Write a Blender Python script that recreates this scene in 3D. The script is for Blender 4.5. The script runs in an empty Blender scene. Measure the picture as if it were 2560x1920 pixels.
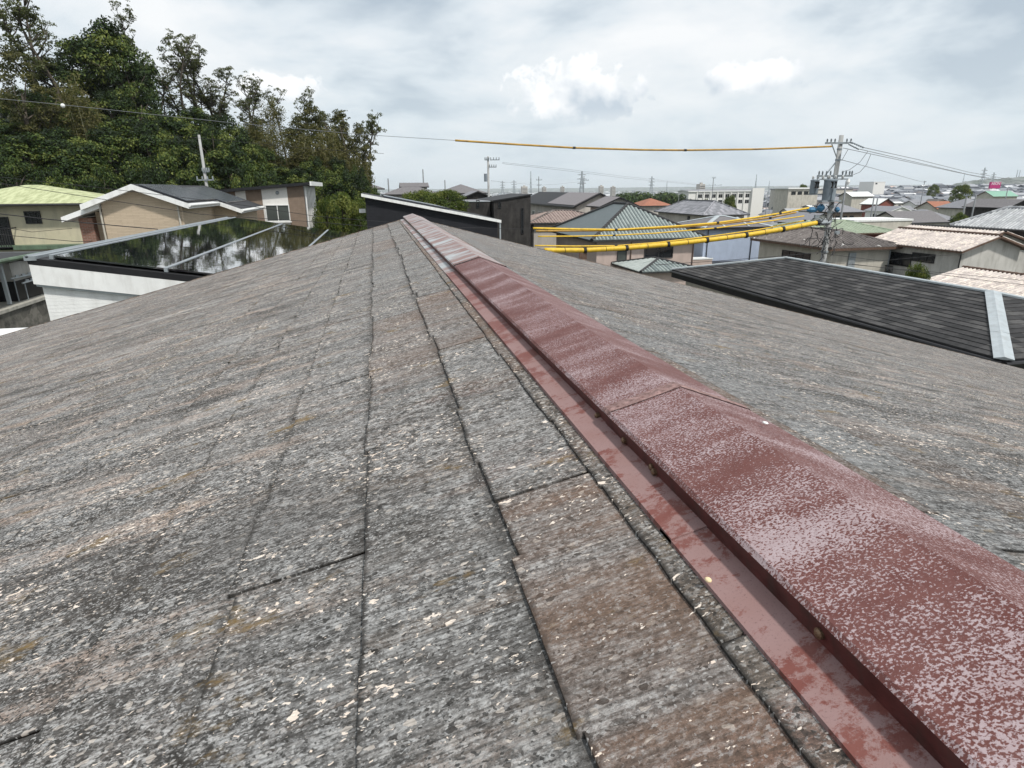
import bpy, math, random
import numpy as np
from mathutils import Vector, Matrix
random.seed(7)
R_ = random.Random
rad = math.radians
sc = bpy.context.scene
COL = sc.collection

# ------------------------------------------------------------------ camera
F_PX = 1525.0
CAM = np.array([[0.97757, 0.07148, -0.19812], [-0.21049, 0.29817, -0.93102], [-0.00748, 0.95183, 0.30653]])
cam = bpy.data.cameras.new('camera'); cam.sensor_width = 36; cam.sensor_fit = 'HORIZONTAL'
cam.lens = 36 * F_PX / 2560; cam.clip_start = 0.02; cam.clip_end = 40000
camo = bpy.data.objects.new('camera', cam); COL.objects.link(camo)
camo.matrix_world = Matrix([list(CAM[0]) + [0], list(CAM[1]) + [0], list(CAM[2]) + [0], [0, 0, 0, 1]])
sc.camera = camo

# ------------------------------------------------------------------ light
SUN_EL, SUN_AZ = 55.0, 150.0          # azimuth from +Y towards +X
sd = Vector((math.sin(rad(SUN_AZ)) * math.cos(rad(SUN_EL)), math.cos(rad(SUN_AZ)) * math.cos(rad(SUN_EL)), math.sin(rad(SUN_EL))))
sun = bpy.data.lights.new('sun', 'SUN'); sun.energy = 3.4; sun.angle = rad(4); sun.color = (1.0, 0.96, 0.90)
suno = bpy.data.objects.new('sun', sun); COL.objects.link(suno)
suno.rotation_euler = sd.to_track_quat('Z', 'Y').to_euler()
sc.view_settings.view_transform = 'Standard'; sc.view_settings.look = 'None'
sc.view_settings.exposure = 0.12; sc.view_settings.gamma = 1.0
sc.cycles.use_denoising = True
sc.cycles.max_bounces = 6; sc.cycles.diffuse_bounces = 3; sc.cycles.volume_bounces = 1
sc.cycles.transparent_max_bounces = 4


# ------------------------------------------------------------------ node helper
class NT:
    def __init__(s, tree): s.t = tree; s.n = tree.nodes; s.l = tree.links
    def new(s, k, **kw):
        n = s.n.new(k)
        for a, b in kw.items(): setattr(n, a, b)
        return n
    def put(s, sock, v):
        if isinstance(v, bpy.types.NodeSocket): s.l.new(v, sock)
        elif v is not None:
            if hasattr(sock.default_value, '__len__') and not hasattr(v, '__len__'): v = [v] * len(sock.default_value)
            if hasattr(v, '__len__') and len(v) == 3 and len(sock.default_value) == 4: v = (*v, 1)
            sock.default_value = v
    def math(s, op, a, b=None, c=None, clamp=False):
        n = s.new('ShaderNodeMath', operation=op); n.use_clamp = clamp
        for i, x in enumerate((a, b, c)):
            if x is not None: s.put(n.inputs[i], x)
        return n.outputs[0]
    def vm(s, op, a, b=None, scale=None):
        n = s.new('ShaderNodeVectorMath', operation=op)
        s.put(n.inputs[0], a)
        if b is not None: s.put(n.inputs[1], b)
        if scale is not None: s.put(n.inputs['Scale'], scale)
        return n.outputs['Value'] if op in ('DOT_PRODUCT', 'LENGTH') else n.outputs[0]
    def mix(s, f, a, b, blend='MIX'):
        n = s.new('ShaderNodeMix', data_type='RGBA', blend_type=blend)
        s.put(n.inputs[0], f); s.put(n.inputs[6], a); s.put(n.inputs[7], b)
        return n.outputs[2]
    def noise(s, vec, scale=1.0, detail=4, rough=0.5, dist=0.0):
        n = s.new('ShaderNodeTexNoise')
        s.put(n.inputs['Vector'], vec); s.put(n.inputs['Scale'], scale); s.put(n.inputs['Detail'], detail)
        s.put(n.inputs['Roughness'], rough); s.put(n.inputs['Distortion'], dist)
        return n.outputs[0]
    def rng(s, v, a, b, c=0.0, d=1.0):
        n = s.new('ShaderNodeMapRange'); n.clamp = True
        s.put(n.inputs[0], v); s.put(n.inputs[1], a); s.put(n.inputs[2], b); s.put(n.inputs[3], c); s.put(n.inputs[4], d)
        return n.outputs[0]
    def ramp(s, f, pts):
        n = s.new('ShaderNodeValToRGB'); e = n.color_ramp.elements
        while len(e) < len(pts): e.new(0.5)
        for i, (p, c) in enumerate(pts): e[i].position = p; e[i].color = (*c, 1)
        s.put(n.inputs[0], f); return n.outputs[0]
    def cells(s, vec):
        n = s.new('ShaderNodeTexVoronoi'); s.put(n.inputs['Vector'], vec); n.inputs['Scale'].default_value = 1.0
        return s.sep(n.outputs['Color'])[0]
    def comb(s, x, y, z):
        n = s.new('ShaderNodeCombineXYZ'); s.put(n.inputs[0], x); s.put(n.inputs[1], y); s.put(n.inputs[2], z); return n.outputs[0]
    def sep(s, v):
        n = s.new('ShaderNodeSeparateXYZ'); s.put(n.inputs[0], v); return n.outputs
    def obj(s): return s.new('ShaderNodeTexCoord').outputs['Object']
    def pos(s): return s.new('ShaderNodeNewGeometry').outputs['Position']
    def attr(s, name): return s.new('ShaderNodeAttribute', attribute_name=name).outputs['Fac']
    def bump(s, h, strength=0.3, dist=0.01):
        n = s.new('ShaderNodeBump'); s.put(n.inputs['Height'], h); s.put(n.inputs['Strength'], strength); s.put(n.inputs['Distance'], dist)
        return n.outputs[0]


def material(name):
    m = bpy.data.materials.new(name); m.use_nodes = True
    nt = NT(m.node_tree); b = m.node_tree.nodes['Principled BSDF']
    return m, nt, b


# ------------------------------------------------------------------ sky
def at(px, py, x=None, y=None, z=None, d=None):
    v = CAM @ np.array([px - 1280, 960 - py, -F_PX])
    t = x / v[0] if x is not None else y / v[1] if y is not None else z / v[2] if z is not None else d / F_PX
    return Vector(v * t)


def proj(p):
    c = CAM.T @ np.array(p)
    return (1280 + F_PX * c[0] / -c[2], 960 - F_PX * c[1] / -c[2]) if c[2] < -0.1 else (1e9, 1e9)


world = bpy.data.worlds.new('World'); sc.world = world; world.use_nodes = True
w = NT(world.node_tree); bg = world.node_tree.nodes['Background']
sky = w.new('ShaderNodeTexSky', sky_type='NISHITA'); sky.sun_disc = False
sky.sun_elevation = rad(SUN_EL); sky.sun_rotation = rad(SUN_AZ); sky.air_density = 1.2; sky.dust_density = 2.5
D = w.new('ShaderNodeTexCoord').outputs['Generated']
dx, dy, dz = w.sep(D)
zc = w.math('ADD', w.math('MAXIMUM', dz, 0.0), 0.26)
P = w.comb(w.math('DIVIDE', dx, zc), w.math('DIVIDE', dy, zc), 0.35)
n1 = w.noise(P, 1.5, 9, 0.55, 0.3)
n2 = w.noise(w.vm('ADD', P, (3.3, 8.6, 1.7)), 1.5, 6, 0.5, 0.3)
n3 = w.noise(w.vm('ADD', P, (-5.1, 2.2, 4.0)), 4.2, 5, 0.55, 0.2)
shade = w.math('ADD', w.math('MULTIPLY', n1, 0.62), w.math('ADD', w.math('MULTIPLY', n2, 0.28), w.math('MULTIPLY', n3, 0.10)))
cl = w.ramp(shade, [(0.39, (4.7, 5.5, 6.3)), (0.44, (6.0, 6.75, 7.4)), (0.485, (7.3, 7.95, 8.45)), (0.535, (8.3, 8.7, 9.0)), (0.60, (9.3, 9.45, 9.55))])
hz = w.rng(dz, 0.0, 0.20, 1.0, 0.0)
cl = w.mix(w.math('MULTIPLY', hz, 0.80), cl, (6.6, 7.5, 8.1))


def cumulus(base, px, py, wpx, hpx, seed, amt):
    c = at(px, py, d=1.0).normalized()
    rt = c.cross(Vector((0, 0, 1))).normalized(); up = rt.cross(c)
    rel = w.vm('SUBTRACT', D, tuple(c))
    a = w.math('DIVIDE', w.vm('DOT_PRODUCT', rel, tuple(rt)), wpx / F_PX)
    b = w.math('DIVIDE', w.vm('DOT_PRODUCT', rel, tuple(up)), hpx / F_PX)
    nz = w.noise(w.vm('ADD', w.vm('SCALE', D, scale=1.0), (seed, seed, 0)), 28, 6, 0.6, 0.2)
    nb = w.noise(w.vm('ADD', w.vm('SCALE', D, scale=1.0), (seed, 2 * seed, 0)), 16, 4, 0.55)
    bot = w.rng(b, -1.1, -0.45)
    r2 = w.math('SQRT', w.math('ADD', w.math('MULTIPLY', a, a), w.math('MULTIPLY', b, b)))
    e = w.math('SUBTRACT', w.math('ADD', 1.0, w.math('MULTIPLY', w.math('SUBTRACT', nz, 0.5), 2.3)), r2)
    msk = w.math('MULTIPLY', w.rng(e, -0.05, 0.22), bot)
    lit = w.rng(w.math('ADD', w.math('ADD', b, w.math('MULTIPLY', w.math('SUBTRACT', nb, 0.5), 5.0)), w.math('MULTIPLY', a, -0.35)), -1.0, 0.6)
    colr = w.mix(lit, (5.7, 6.5, 7.3), (10.8, 10.8, 10.8))
    return w.mix(w.math('MULTIPLY', msk, amt), base, colr)


cl = cumulus(cl, 1440, 235, 150, 66, 3.1, 1.0)
cl = cumulus(cl, 1885, 195, 100, 38, 7.7, 0.9)
cl = cumulus(cl, 690, 222, 100, 34, 11.3, 0.85)
fin = w.mix(0.93, sky.outputs[0], cl)
w.put(bg.inputs[0], fin); bg.inputs[1].default_value = 0.1


# ------------------------------------------------------------------ mesh helper
class MB:
    def __init__(s): s.v = []; s.f = []; s.m = []; s.t = []; s.pa = {}
    def add(s, vs, fs, mi=0, tone=0.5):
        o = len(s.v); s.v += [tuple(p) for p in vs]
        for q in fs: s.f.append(tuple(i + o for i in q)); s.m.append(mi); s.t.append(tone)
        return s
    def poly(s, pts, mi=0, tone=0.5): return s.add(pts, [tuple(range(len(pts)))], mi, tone)
    def box(s, x0, x1, y0, y1, z0, z1, mi=0, tone=0.5):
        v = [(x, y, z) for z in (z0, z1) for y in (y0, y1) for x in (x0, x1)]
        return s.add(v, [(0, 2, 3, 1), (4, 5, 7, 6), (0, 1, 5, 4), (2, 6, 7, 3), (0, 4, 6, 2), (1, 3, 7, 5)], mi, tone)
    def obox(s, o, X, Y, Z, mi=0, tone=0.5):
        o, X, Y, Z = map(Vector, (o, X, Y, Z))
        v = [o + X * a + Y * b + Z * c for c in (0, 1) for b in (0, 1) for a in (0, 1)]
        f = [(0, 2, 3, 1), (4, 5, 7, 6), (0, 1, 5, 4), (2, 6, 7, 3), (0, 4, 6, 2), (1, 3, 7, 5)]
        if X.cross(Y).dot(Z) < 0: f = [tuple(reversed(q)) for q in f]
        return s.add(v, f, mi, tone)
    def tube(s, pts, r, n=8, mi=0, tone=0.5, cap=True):
        pts = [Vector(p) for p in pts]; rs = r if hasattr(r, '__len__') else [r] * len(pts)
        vs = []
        for i, p in enumerate(pts):
            t = (pts[min(i + 1, len(pts) - 1)] - pts[max(i - 1, 0)]).normalized()
            a = Vector((0, 0, 1)) if abs(t.z) < 0.95 else Vector((0, 1, 0))
            e1 = t.cross(a).normalized(); e2 = t.cross(e1)
            for k in range(n):
                an = 2 * math.pi * k / n
                vs.append(p + (e1 * math.cos(an) + e2 * math.sin(an)) * rs[i])
        fs = []
        for i in range(len(pts) - 1):
            for k in range(n):
                fs.append((i * n + k, i * n + (k + 1) % n, (i + 1) * n + (k + 1) % n, (i + 1) * n + k))
        if cap: fs += [tuple(reversed(range(n))), tuple(range((len(pts) - 1) * n, len(pts) * n))]
        return s.add(vs, fs, mi, tone)
    def ball(s, c, rx, ry=None, rz=None, n=8, mi=0, tone=0.5):
        ry = ry or rx; rz = rz or rx; vs = []; fs = []
        m = max(4, n // 2)
        for i in range(m + 1):
            th = math.pi * i / m
            for k in range(n):
                ph = 2 * math.pi * k / n
                vs.append((c[0] + rx * math.sin(th) * math.cos(ph), c[1] + ry * math.sin(th) * math.sin(ph), c[2] + rz * math.cos(th)))
        for i in range(m):
            for k in range(n):
                fs.append((i * n + k, (i + 1) * n + k, (i + 1) * n + (k + 1) % n, i * n + (k + 1) % n))
        return s.add(vs, fs, mi, tone)
    def build(s, name, mats, parent=None, org=None, smooth=False):
        me = bpy.data.meshes.new(name)
        if org is not None:
            o = Vector(org); vs = [(p[0] - o[0], p[1] - o[1], p[2] - o[2]) for p in s.v]
        else: vs = s.v
        me.from_pydata(vs, [], s.f)
        mats = mats if isinstance(mats, (list, tuple)) else [mats]
        for m in mats: me.materials.append(m)
        me.polygons.foreach_set('material_index', s.m)
        if smooth: me.polygons.foreach_set('use_smooth', [True] * len(s.f))
        a = me.attributes.new('tone', 'FLOAT', 'FACE'); a.data.foreach_set('value', s.t)
        for k_, l_ in s.pa.items(): me.attributes.new(k_, 'FLOAT', 'POINT').data.foreach_set('value', l_)
        me.update()
        ob = bpy.data.objects.new(name, me); COL.objects.link(ob)
        if parent is not None: ob.parent = parent
        return ob


def tag(o, label=None, cat=None, group=None, kind=None):
    if label: o['label'] = label
    if cat: o['category'] = cat
    if group: o['group'] = group
    if kind: o['kind'] = kind
    return o


def thing(name, label, cat, loc=(0, 0, 0), group=None):
    o = bpy.data.objects.new(name, None); COL.objects.link(o); o.location = loc; o.empty_display_size = 0.2
    return tag(o, label, cat, group)


def copy_tree(o, parent=None):
    c = o.copy(); COL.objects.link(c)
    if parent is not None: c.parent = parent
    for ch in list(o.children): copy_tree(ch, c)
    return c


# ------------------------------------------------------------------ generic materials
def plain(name, col, rough=0.7, var=0.25, scale=2.0, spec=0.3, bump=0.0, bscale=30.0, metal=0.0, dirt=None, dirt_amt=0.0, lines=0.0, lscale=10.0, streak=0.0):
    m, n, b = material(name)
    o = n.obj()
    v = n.noise(o, scale, 5, 0.6)
    dark = tuple(c * (1 - var) for c in col); light = tuple(min(1, c * (1 + var)) for c in col)
    c = n.mix(n.rng(v, 0.3, 0.7), dark, light)
    if dirt:
        d = n.noise(n.vm('MULTIPLY', n.vm('ADD', o, (5, 3, 1)), (1, 1, 0.25)), scale * 1.7, 6, 0.65)
        c = n.mix(n.math('MULTIPLY', n.rng(d, 0.48, 0.68), dirt_amt), c, dirt)
    if streak:
        x, y, z = n.sep(o)
        sv = n.noise(n.comb(n.math('MULTIPLY', x, 1.0), n.math('MULTIPLY', y, 1.0), n.math('MULTIPLY', z, 14.0)), 1.6, 4, 0.6)
        c = n.mix(n.math('MULTIPLY', n.rng(sv, 0.4, 0.65), streak), c, tuple(q * 0.62 for q in col))
    n.put(b.inputs['Base Color'], c)
    b.inputs['Roughness'].default_value = rough; b.inputs['Metallic'].default_value = metal
    b.inputs['Specular IOR Level'].default_value = spec
    h = None
    if bump: h = n.math('MULTIPLY', n.noise(o, bscale, 4, 0.6), bump)
    if lines:
        z = n.sep(o)[2]
        f = n.math('FRACT', n.math('MULTIPLY', z, lscale))
        g = n.math('MULTIPLY', n.rng(f, 0.0, 0.12), lines)
        h = n.math('ADD', h, g) if h is not None else g
        lc = n.mix(n.math('MULTIPLY', n.rng(f, 0.0, 0.1, 1, 0), 0.35), c, tuple(q * 0.4 for q in col))
        n.put(b.inputs['Base Color'], lc)
    if h is not None: n.put(b.inputs['Normal'], n.bump(h, 0.6, 0.02))
    return m


def toned(name, pts, rough=0.8, scale=8.0, var=0.25, spec=0.2, light_spots=None):
    """colour picked per face from the tone attribute, plus fine mottling"""
    m, n, b = material(name)
    o = n.obj(); t = n.attr('tone')
    c = n.ramp(t, pts)
    v = n.noise(o, scale, 5, 0.65)
    c = n.mix(1.0, c, n.ramp(v, [(0.3, (1 - var,) * 3), (0.7, (1 + var * 0.6,) * 3)]), 'MULTIPLY')
    if light_spots:
        sp = n.noise(n.vm('ADD', o, (9, 2, 4)), light_spots[1], 4, 0.6)
        c = n.mix(n.rng(sp, light_spots[2], light_spots[2] + 0.05), c, light_spots[0])
    n.put(b.inputs['Base Color'], c); b.inputs['Roughness'].default_value = rough
    b.inputs['Specular IOR Level'].default_value = spec
    return m


M = {}
M['white'] = plain('white_paint', (0.74, 0.75, 0.74), 0.5, 0.06, 3, dirt=(0.42, 0.41, 0.38), dirt_amt=0.35)
M['white_siding'] = plain('white_siding', (0.76, 0.77, 0.76), 0.75, 0.06, 2, lines=0.12, lscale=16, dirt=(0.5, 0.5, 0.48), dirt_amt=0.4, bump=0.5)
M['white_plaster'] = plain('white_plaster', (0.70, 0.69, 0.66), 0.85, 0.05, 6, bump=0.5, bscale=40)
M['cream'] = plain('cream_wall', (0.50, 0.46, 0.33), 0.85, 0.1, 1.2, dirt=(0.33, 0.31, 0.24), dirt_amt=0.5, bump=0.3)
M['dark_green'] = plain('green_painted_metal', (0.10, 0.15, 0.10), 0.5, 0.2, 3, dirt=(0.05, 0.05, 0.04), dirt_amt=0.5)
M['beige_wall'] = plain('beige_mortar_wall', (0.47, 0.445, 0.39), 0.9, 0.1, 0.9, dirt=(0.28, 0.26, 0.22), dirt_amt=0.6, bump=0.4)
M['pale_wall'] = plain('pale_mortar_wall', (0.46, 0.43, 0.39), 0.9, 0.1, 0.8, dirt=(0.28, 0.27, 0.25), dirt_amt=0.6, bump=0.4)
M['pale_grey_wall'] = plain('pale_grey_wall', (0.47, 0.46, 0.43), 0.9, 0.1, 0.9, dirt=(0.26, 0.25, 0.22), dirt_amt=0.7, bump=0.4)
M['pink_wall'] = plain('pinkish_wall', (0.47, 0.38, 0.34), 0.9, 0.08, 1.0, dirt=(0.3, 0.25, 0.22), dirt_amt=0.4)
M['blue_wall'] = plain('pale_blue_wall', (0.36, 0.42, 0.53), 0.85, 0.06, 1.0, dirt=(0.27, 0.31, 0.4), dirt_amt=0.4)
M['black_wall'] = plain('black_siding', (0.016, 0.017, 0.021), 0.75, 0.2, 2, spec=0.25, lines=0.4, lscale=6)
M['dark_timber'] = plain('dark_timber_siding', (0.032, 0.03, 0.029), 0.9, 0.4, 1.5, dirt=(0.065, 0.06, 0.055), dirt_amt=0.6, lines=0.5, lscale=5)
M['brown_wall'] = plain('brown_siding', (0.225, 0.17, 0.13), 0.85, 0.12, 3, lines=0.5, lscale=8, streak=0.3)
M['brown_trim'] = plain('brown_trim', (0.10, 0.06, 0.042), 0.7, 0.3, 4, dirt=(0.2, 0.15, 0.12), dirt_amt=0.4)
M['black_trim'] = plain('black_metal_trim', (0.012, 0.012, 0.014), 0.4, 0.2, 4, spec=0.4)
M['dark_trim'] = plain('dark_trim', (0.035, 0.035, 0.036), 0.6, 0.3, 3)
M['grey_metal'] = plain('grey_metal', (0.40, 0.44, 0.46), 0.5, 0.1, 3, metal=0.2, dirt=(0.3, 0.31, 0.31), dirt_amt=0.5)
M['galv'] = plain('galvanised_steel', (0.30, 0.33, 0.35), 0.5, 0.15, 5, metal=0.4)
M['transformer'] = plain('transformer_paint', (0.20, 0.235, 0.265), 0.5, 0.1, 4, dirt=(0.12, 0.13, 0.14), dirt_amt=0.5)
M['concrete_pole'] = plain('pole_concrete', (0.34, 0.345, 0.34), 0.85, 0.15, 3, dirt=(0.2, 0.2, 0.195), dirt_amt=0.6, bump=0.3)
M['porcelain'] = plain('white_porcelain', (0.75, 0.75, 0.73), 0.25, 0.05, 6, spec=0.5)
M['black_rubber'] = plain('black_rubber', (0.012, 0.012, 0.012), 0.6, 0.2, 9)
M['yellow'] = plain('yellow_sleeve', (0.66, 0.43, 0.035), 0.5, 0.10, 4, dirt=(0.36, 0.24, 0.05), dirt_amt=0.6)
M['yellow_dull'] = plain('weathered_yellow_sleeve', (0.42, 0.25, 0.05), 0.6, 0.18, 2, dirt=(0.2, 0.13, 0.05), dirt_amt=0.7)
M['wire'] = plain('wire_black', (0.022, 0.022, 0.024), 0.6, 0.1, 2)
M['wire_grey'] = plain('wire_grey', (0.16, 0.17, 0.18), 0.6, 0.1, 2)
M['blue_cover'] = plain('blue_cover', (0.05, 0.17, 0.30), 0.5, 0.2, 5)
M['deck'] = plain('concrete_slab', (0.36, 0.35, 0.31), 0.9, 0.15, 3, dirt=(0.2, 0.2, 0.17), dirt_amt=0.6)
M['solar_dark'] = plain('matt_solar_panel', (0.035, 0.04, 0.05), 0.22, 0.15, 4, spec=0.6)
M['red_wall'] = plain('red_brown_wall', (0.20, 0.065, 0.05), 0.85, 0.2, 2)
M['orange_roof'] = plain('orange_roof', (0.29, 0.125, 0.08), 0.8, 0.2, 3)
M['blue_roof'] = plain('blue_roof', (0.12, 0.26, 0.42), 0.6, 0.2, 3)
M['green_roof_pale'] = plain('pale_green_roof', (0.20, 0.36, 0.28), 0.7, 0.15, 3)
M['magenta'] = plain('magenta_panel', (0.40, 0.015, 0.14), 0.5, 0.05, 3)
M['bark'] = plain('bark', (0.085, 0.072, 0.058), 0.95, 0.4, 3, bump=0.6, bscale=12)
M['bamboo_stem'] = plain('bamboo_stem', (0.19, 0.19, 0.12), 0.6, 0.3, 2)
M['pebble'] = plain('pale_chip', (0.72, 0.58, 0.36), 0.8, 0.15, 200)


def glass(name, col, rough=0.06):
    m, n, b = material(name)
    v = n.noise(n.obj(), 0.8, 2)
    n.put(b.inputs['Base Color'], n.mix(v, tuple(c * 0.6 for c in col), tuple(c * 1.4 for c in col)))
    b.inputs['Roughness'].default_value = rough; b.inputs['Specular IOR Level'].default_value = 0.5
    return m


M['glass'] = glass('dark_glass', (0.012, 0.014, 0.017))
M['glass_curtain'] = glass('curtained_glass', (0.07, 0.08, 0.075))


def mk_solar():
    m, n, b = material('glossy_solar_panel')
    o = n.obj(); x, y, z = n.sep(o)
    n.put(b.inputs['Base Color'], n.mix(n.noise(o, 3, 3), (0.006, 0.008, 0.012), (0.014, 0.017, 0.022)))
    gx, gy = n.math('FRACT', n.math('MULTIPLY', x, 6.0)), n.math('FRACT', n.math('MULTIPLY', y, 6.0))
    gl = n.math('MAXIMUM', n.rng(gx, 0.06, 0.03), n.rng(gy, 0.06, 0.03))
    dust = n.rng(n.noise(o, 2.5, 6, 0.7), 0.45, 0.75, 0.0, 0.04)
    n.put(b.inputs['Base Color'], n.mix(dust, n.mix(n.math('MULTIPLY', gl, 0.6), (0.009, 0.011, 0.016), (0.05, 0.055, 0.06)), (0.25, 0.25, 0.24)))
    b.inputs['Roughness'].default_value = 0.035; b.inputs['Specular IOR Level'].default_value = 0.9
    b.inputs['Coat Weight'].default_value = 1.0; b.inputs['Coat Roughness'].default_value = 0.02; b.inputs['Coat IOR'].default_value = 1.9
    nz = n.noise(n.comb(n.math('MULTIPLY', x, 3.0), n.math('MULTIPLY', y, 2.2), 0), 1.0, 4, 0.55)
    bp = n.bump(nz, 0.022, 0.05)
    n.put(b.inputs['Normal'], bp); n.put(b.inputs['Coat Normal'], bp)
    return m


M['solar'] = mk_solar()


def mk_stone_wall():
    m, n, b = material('ledge_stone_cladding')
    x, y, z = n.sep(n.obj())
    s = n.math('ADD', x, y)
    br = n.new('ShaderNodeTexBrick'); n.put(br.inputs['Vector'], n.comb(s, z, 0.0))
    br.inputs['Color1'].default_value = (0.52, 0.42, 0.31, 1); br.inputs['Color2'].default_value = (0.38, 0.31, 0.225, 1)
    br.inputs['Mortar'].default_value = (0.22, 0.17, 0.12, 1); br.inputs['Scale'].default_value = 1.0
    br.inputs['Mortar Size'].default_value = 0.006; br.inputs['Brick Width'].default_value = 0.55; br.inputs['Row Height'].default_value = 0.075
    c = n.mix(0.6, br.outputs[0], n.mix(n.noise(n.comb(n.math('MULTIPLY', s, 2), n.math('MULTIPLY', z, 12), 0), 2.0, 4, 0.6), (0.33, 0.265, 0.19), (0.58, 0.48, 0.36)))
    n.put(b.inputs['Base Color'], c); b.inputs['Roughness'].default_value = 0.9
    n.put(b.inputs['Normal'], n.bump(br.outputs[1], 0.4, 0.01))
    return m


def mk_brick():
    m, n, b = material('red_brick')
    x, y, z = n.sep(n.obj())
    br = n.new('ShaderNodeTexBrick'); n.put(br.inputs['Vector'], n.comb(n.math('ADD', x, y), z, 0.0))
    br.inputs['Color1'].default_value = (0.24, 0.10, 0.065, 1); br.inputs['Color2'].default_value = (0.16, 0.075, 0.05, 1)
    br.inputs['Mortar'].default_value = (0.22, 0.18, 0.15, 1); br.inputs['Scale'].default_value = 1.0
    br.inputs['Mortar Size'].default_value = 0.01; br.inputs['Brick Width'].default_value = 0.22; br.inputs['Row Height'].default_value = 0.075
    n.put(b.inputs['Base Color'], br.outputs[0]); b.inputs['Roughness'].default_value = 0.9
    return m


def mk_block_wall():
    m, n, b = material('mossy_stone_blocks')
    o = n.obj(); x, y, z = n.sep(o)
    vo = n.new('ShaderNodeTexVoronoi'); n.put(vo.inputs['Vector'], n.vm('ADD', n.comb(x, y, n.math('MULTIPLY', z, 1.1)), n.vm('SCALE', n.comb(n.noise(o, 2), n.noise(o, 2.2), 0), scale=0.2))); vo.inputs['Scale'].default_value = 2.6
    c = n.mix(n.sep(vo.outputs['Color'])[0], (0.075, 0.07, 0.06), (0.19, 0.18, 0.155))
    c = n.mix(n.rng(n.noise(o, 1.7, 6, 0.7), 0.45, 0.65), c, (0.05, 0.05, 0.042))
    n.put(b.inputs['Base Color'], c); b.inputs['Roughness'].default_value = 0.95
    return m


M['stone_wall'] = mk_stone_wall(); M['brick'] = mk_brick(); M['blocks'] = mk_block_wall()
g_ = lambda *a: tuple(a)
M['tile_green'] = toned('blue_green_glazed_tile', [(0, (0.055, 0.070, 0.072)), (0.45, (0.085, 0.108, 0.112)), (0.55, (0.25, 0.29, 0.28)), (1, (0.30, 0.34, 0.325))], 0.45, 3, 0.22, 0.4)
M['tile_brown'] = toned('brown_tile', [(0, (0.20, 0.15, 0.135)), (0.5, (0.27, 0.21, 0.19)), (1, (0.36, 0.29, 0.26))], 0.8, 4, 0.3)
M['tile_dark'] = toned('dark_mottled_tile', [(0, (0.085, 0.075, 0.07)), (0.5, (0.13, 0.115, 0.11)), (1, (0.19, 0.17, 0.16))], 0.8, 5, 0.35, light_spots=((0.7, 0.68, 0.65), 1.5, 0.66))
M['tile_pink'] = toned('faded_pink_tile', [(0, (0.34, 0.285, 0.265)), (0.5, (0.50, 0.44, 0.41)), (1, (0.64, 0.58, 0.535))], 0.85, 2.2, 0.3, light_spots=((0.68, 0.61, 0.54), 2.5, 0.54))
M['tile_grey'] = toned('silver_grey_tile', [(0, (0.24, 0.25, 0.265)), (0.5, (0.36, 0.37, 0.385)), (1, (0.52, 0.53, 0.54))], 0.6, 3, 0.25)
M['tile_palegreen'] = toned('pale_green_tile', [(0, (0.23, 0.28, 0.21)), (1, (0.36, 0.41, 0.31))], 0.8, 3, 0.2)
M['slate_grey'] = toned('grey_slate_roof', [(0, (0.17, 0.175, 0.19)), (1, (0.30, 0.30, 0.325))], 0.75, 3, 0.2)
M['slate_mauve'] = toned('mauve_grey_roof', [(0, (0.13, 0.125, 0.13)), (1, (0.21, 0.20, 0.205))], 0.8, 3, 0.2)
M['slate_dark'] = toned('dark_slate_shingle', [(0, (0.028, 0.028, 0.029)), (0.6, (0.05, 0.049, 0.05)), (1, (0.085, 0.083, 0.082))], 0.8, 9, 0.35)
M['slate_black'] = toned('black_roof', [(0, (0.02, 0.021, 0.023)), (1, (0.04, 0.04, 0.043))], 0.6, 3, 0.2)
M['roof_purple'] = toned('purple_grey_shingle', [(0, (0.15, 0.135, 0.14)), (1, (0.24, 0.22, 0.225))], 0.6, 5, 0.2, 0.4)


def mk_green_roof():
    m, n, b = material('faded_green_metal_roof')
    o = n.obj(); x, y, z = n.sep(o)
    v = n.noise(n.comb(n.math('MULTIPLY', x, 2.2), n.math('MULTIPLY', y, 0.6), 0), 1.5, 6, 0.65)
    c = n.mix(n.rng(v, 0.40, 0.62), (0.47, 0.50, 0.29), (0.29, 0.315, 0.16))
    n.put(b.inputs['Base Color'], c); b.inputs['Roughness'].default_value = 0.7
    return m


M['green_metal'] = mk_green_roof()


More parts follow.
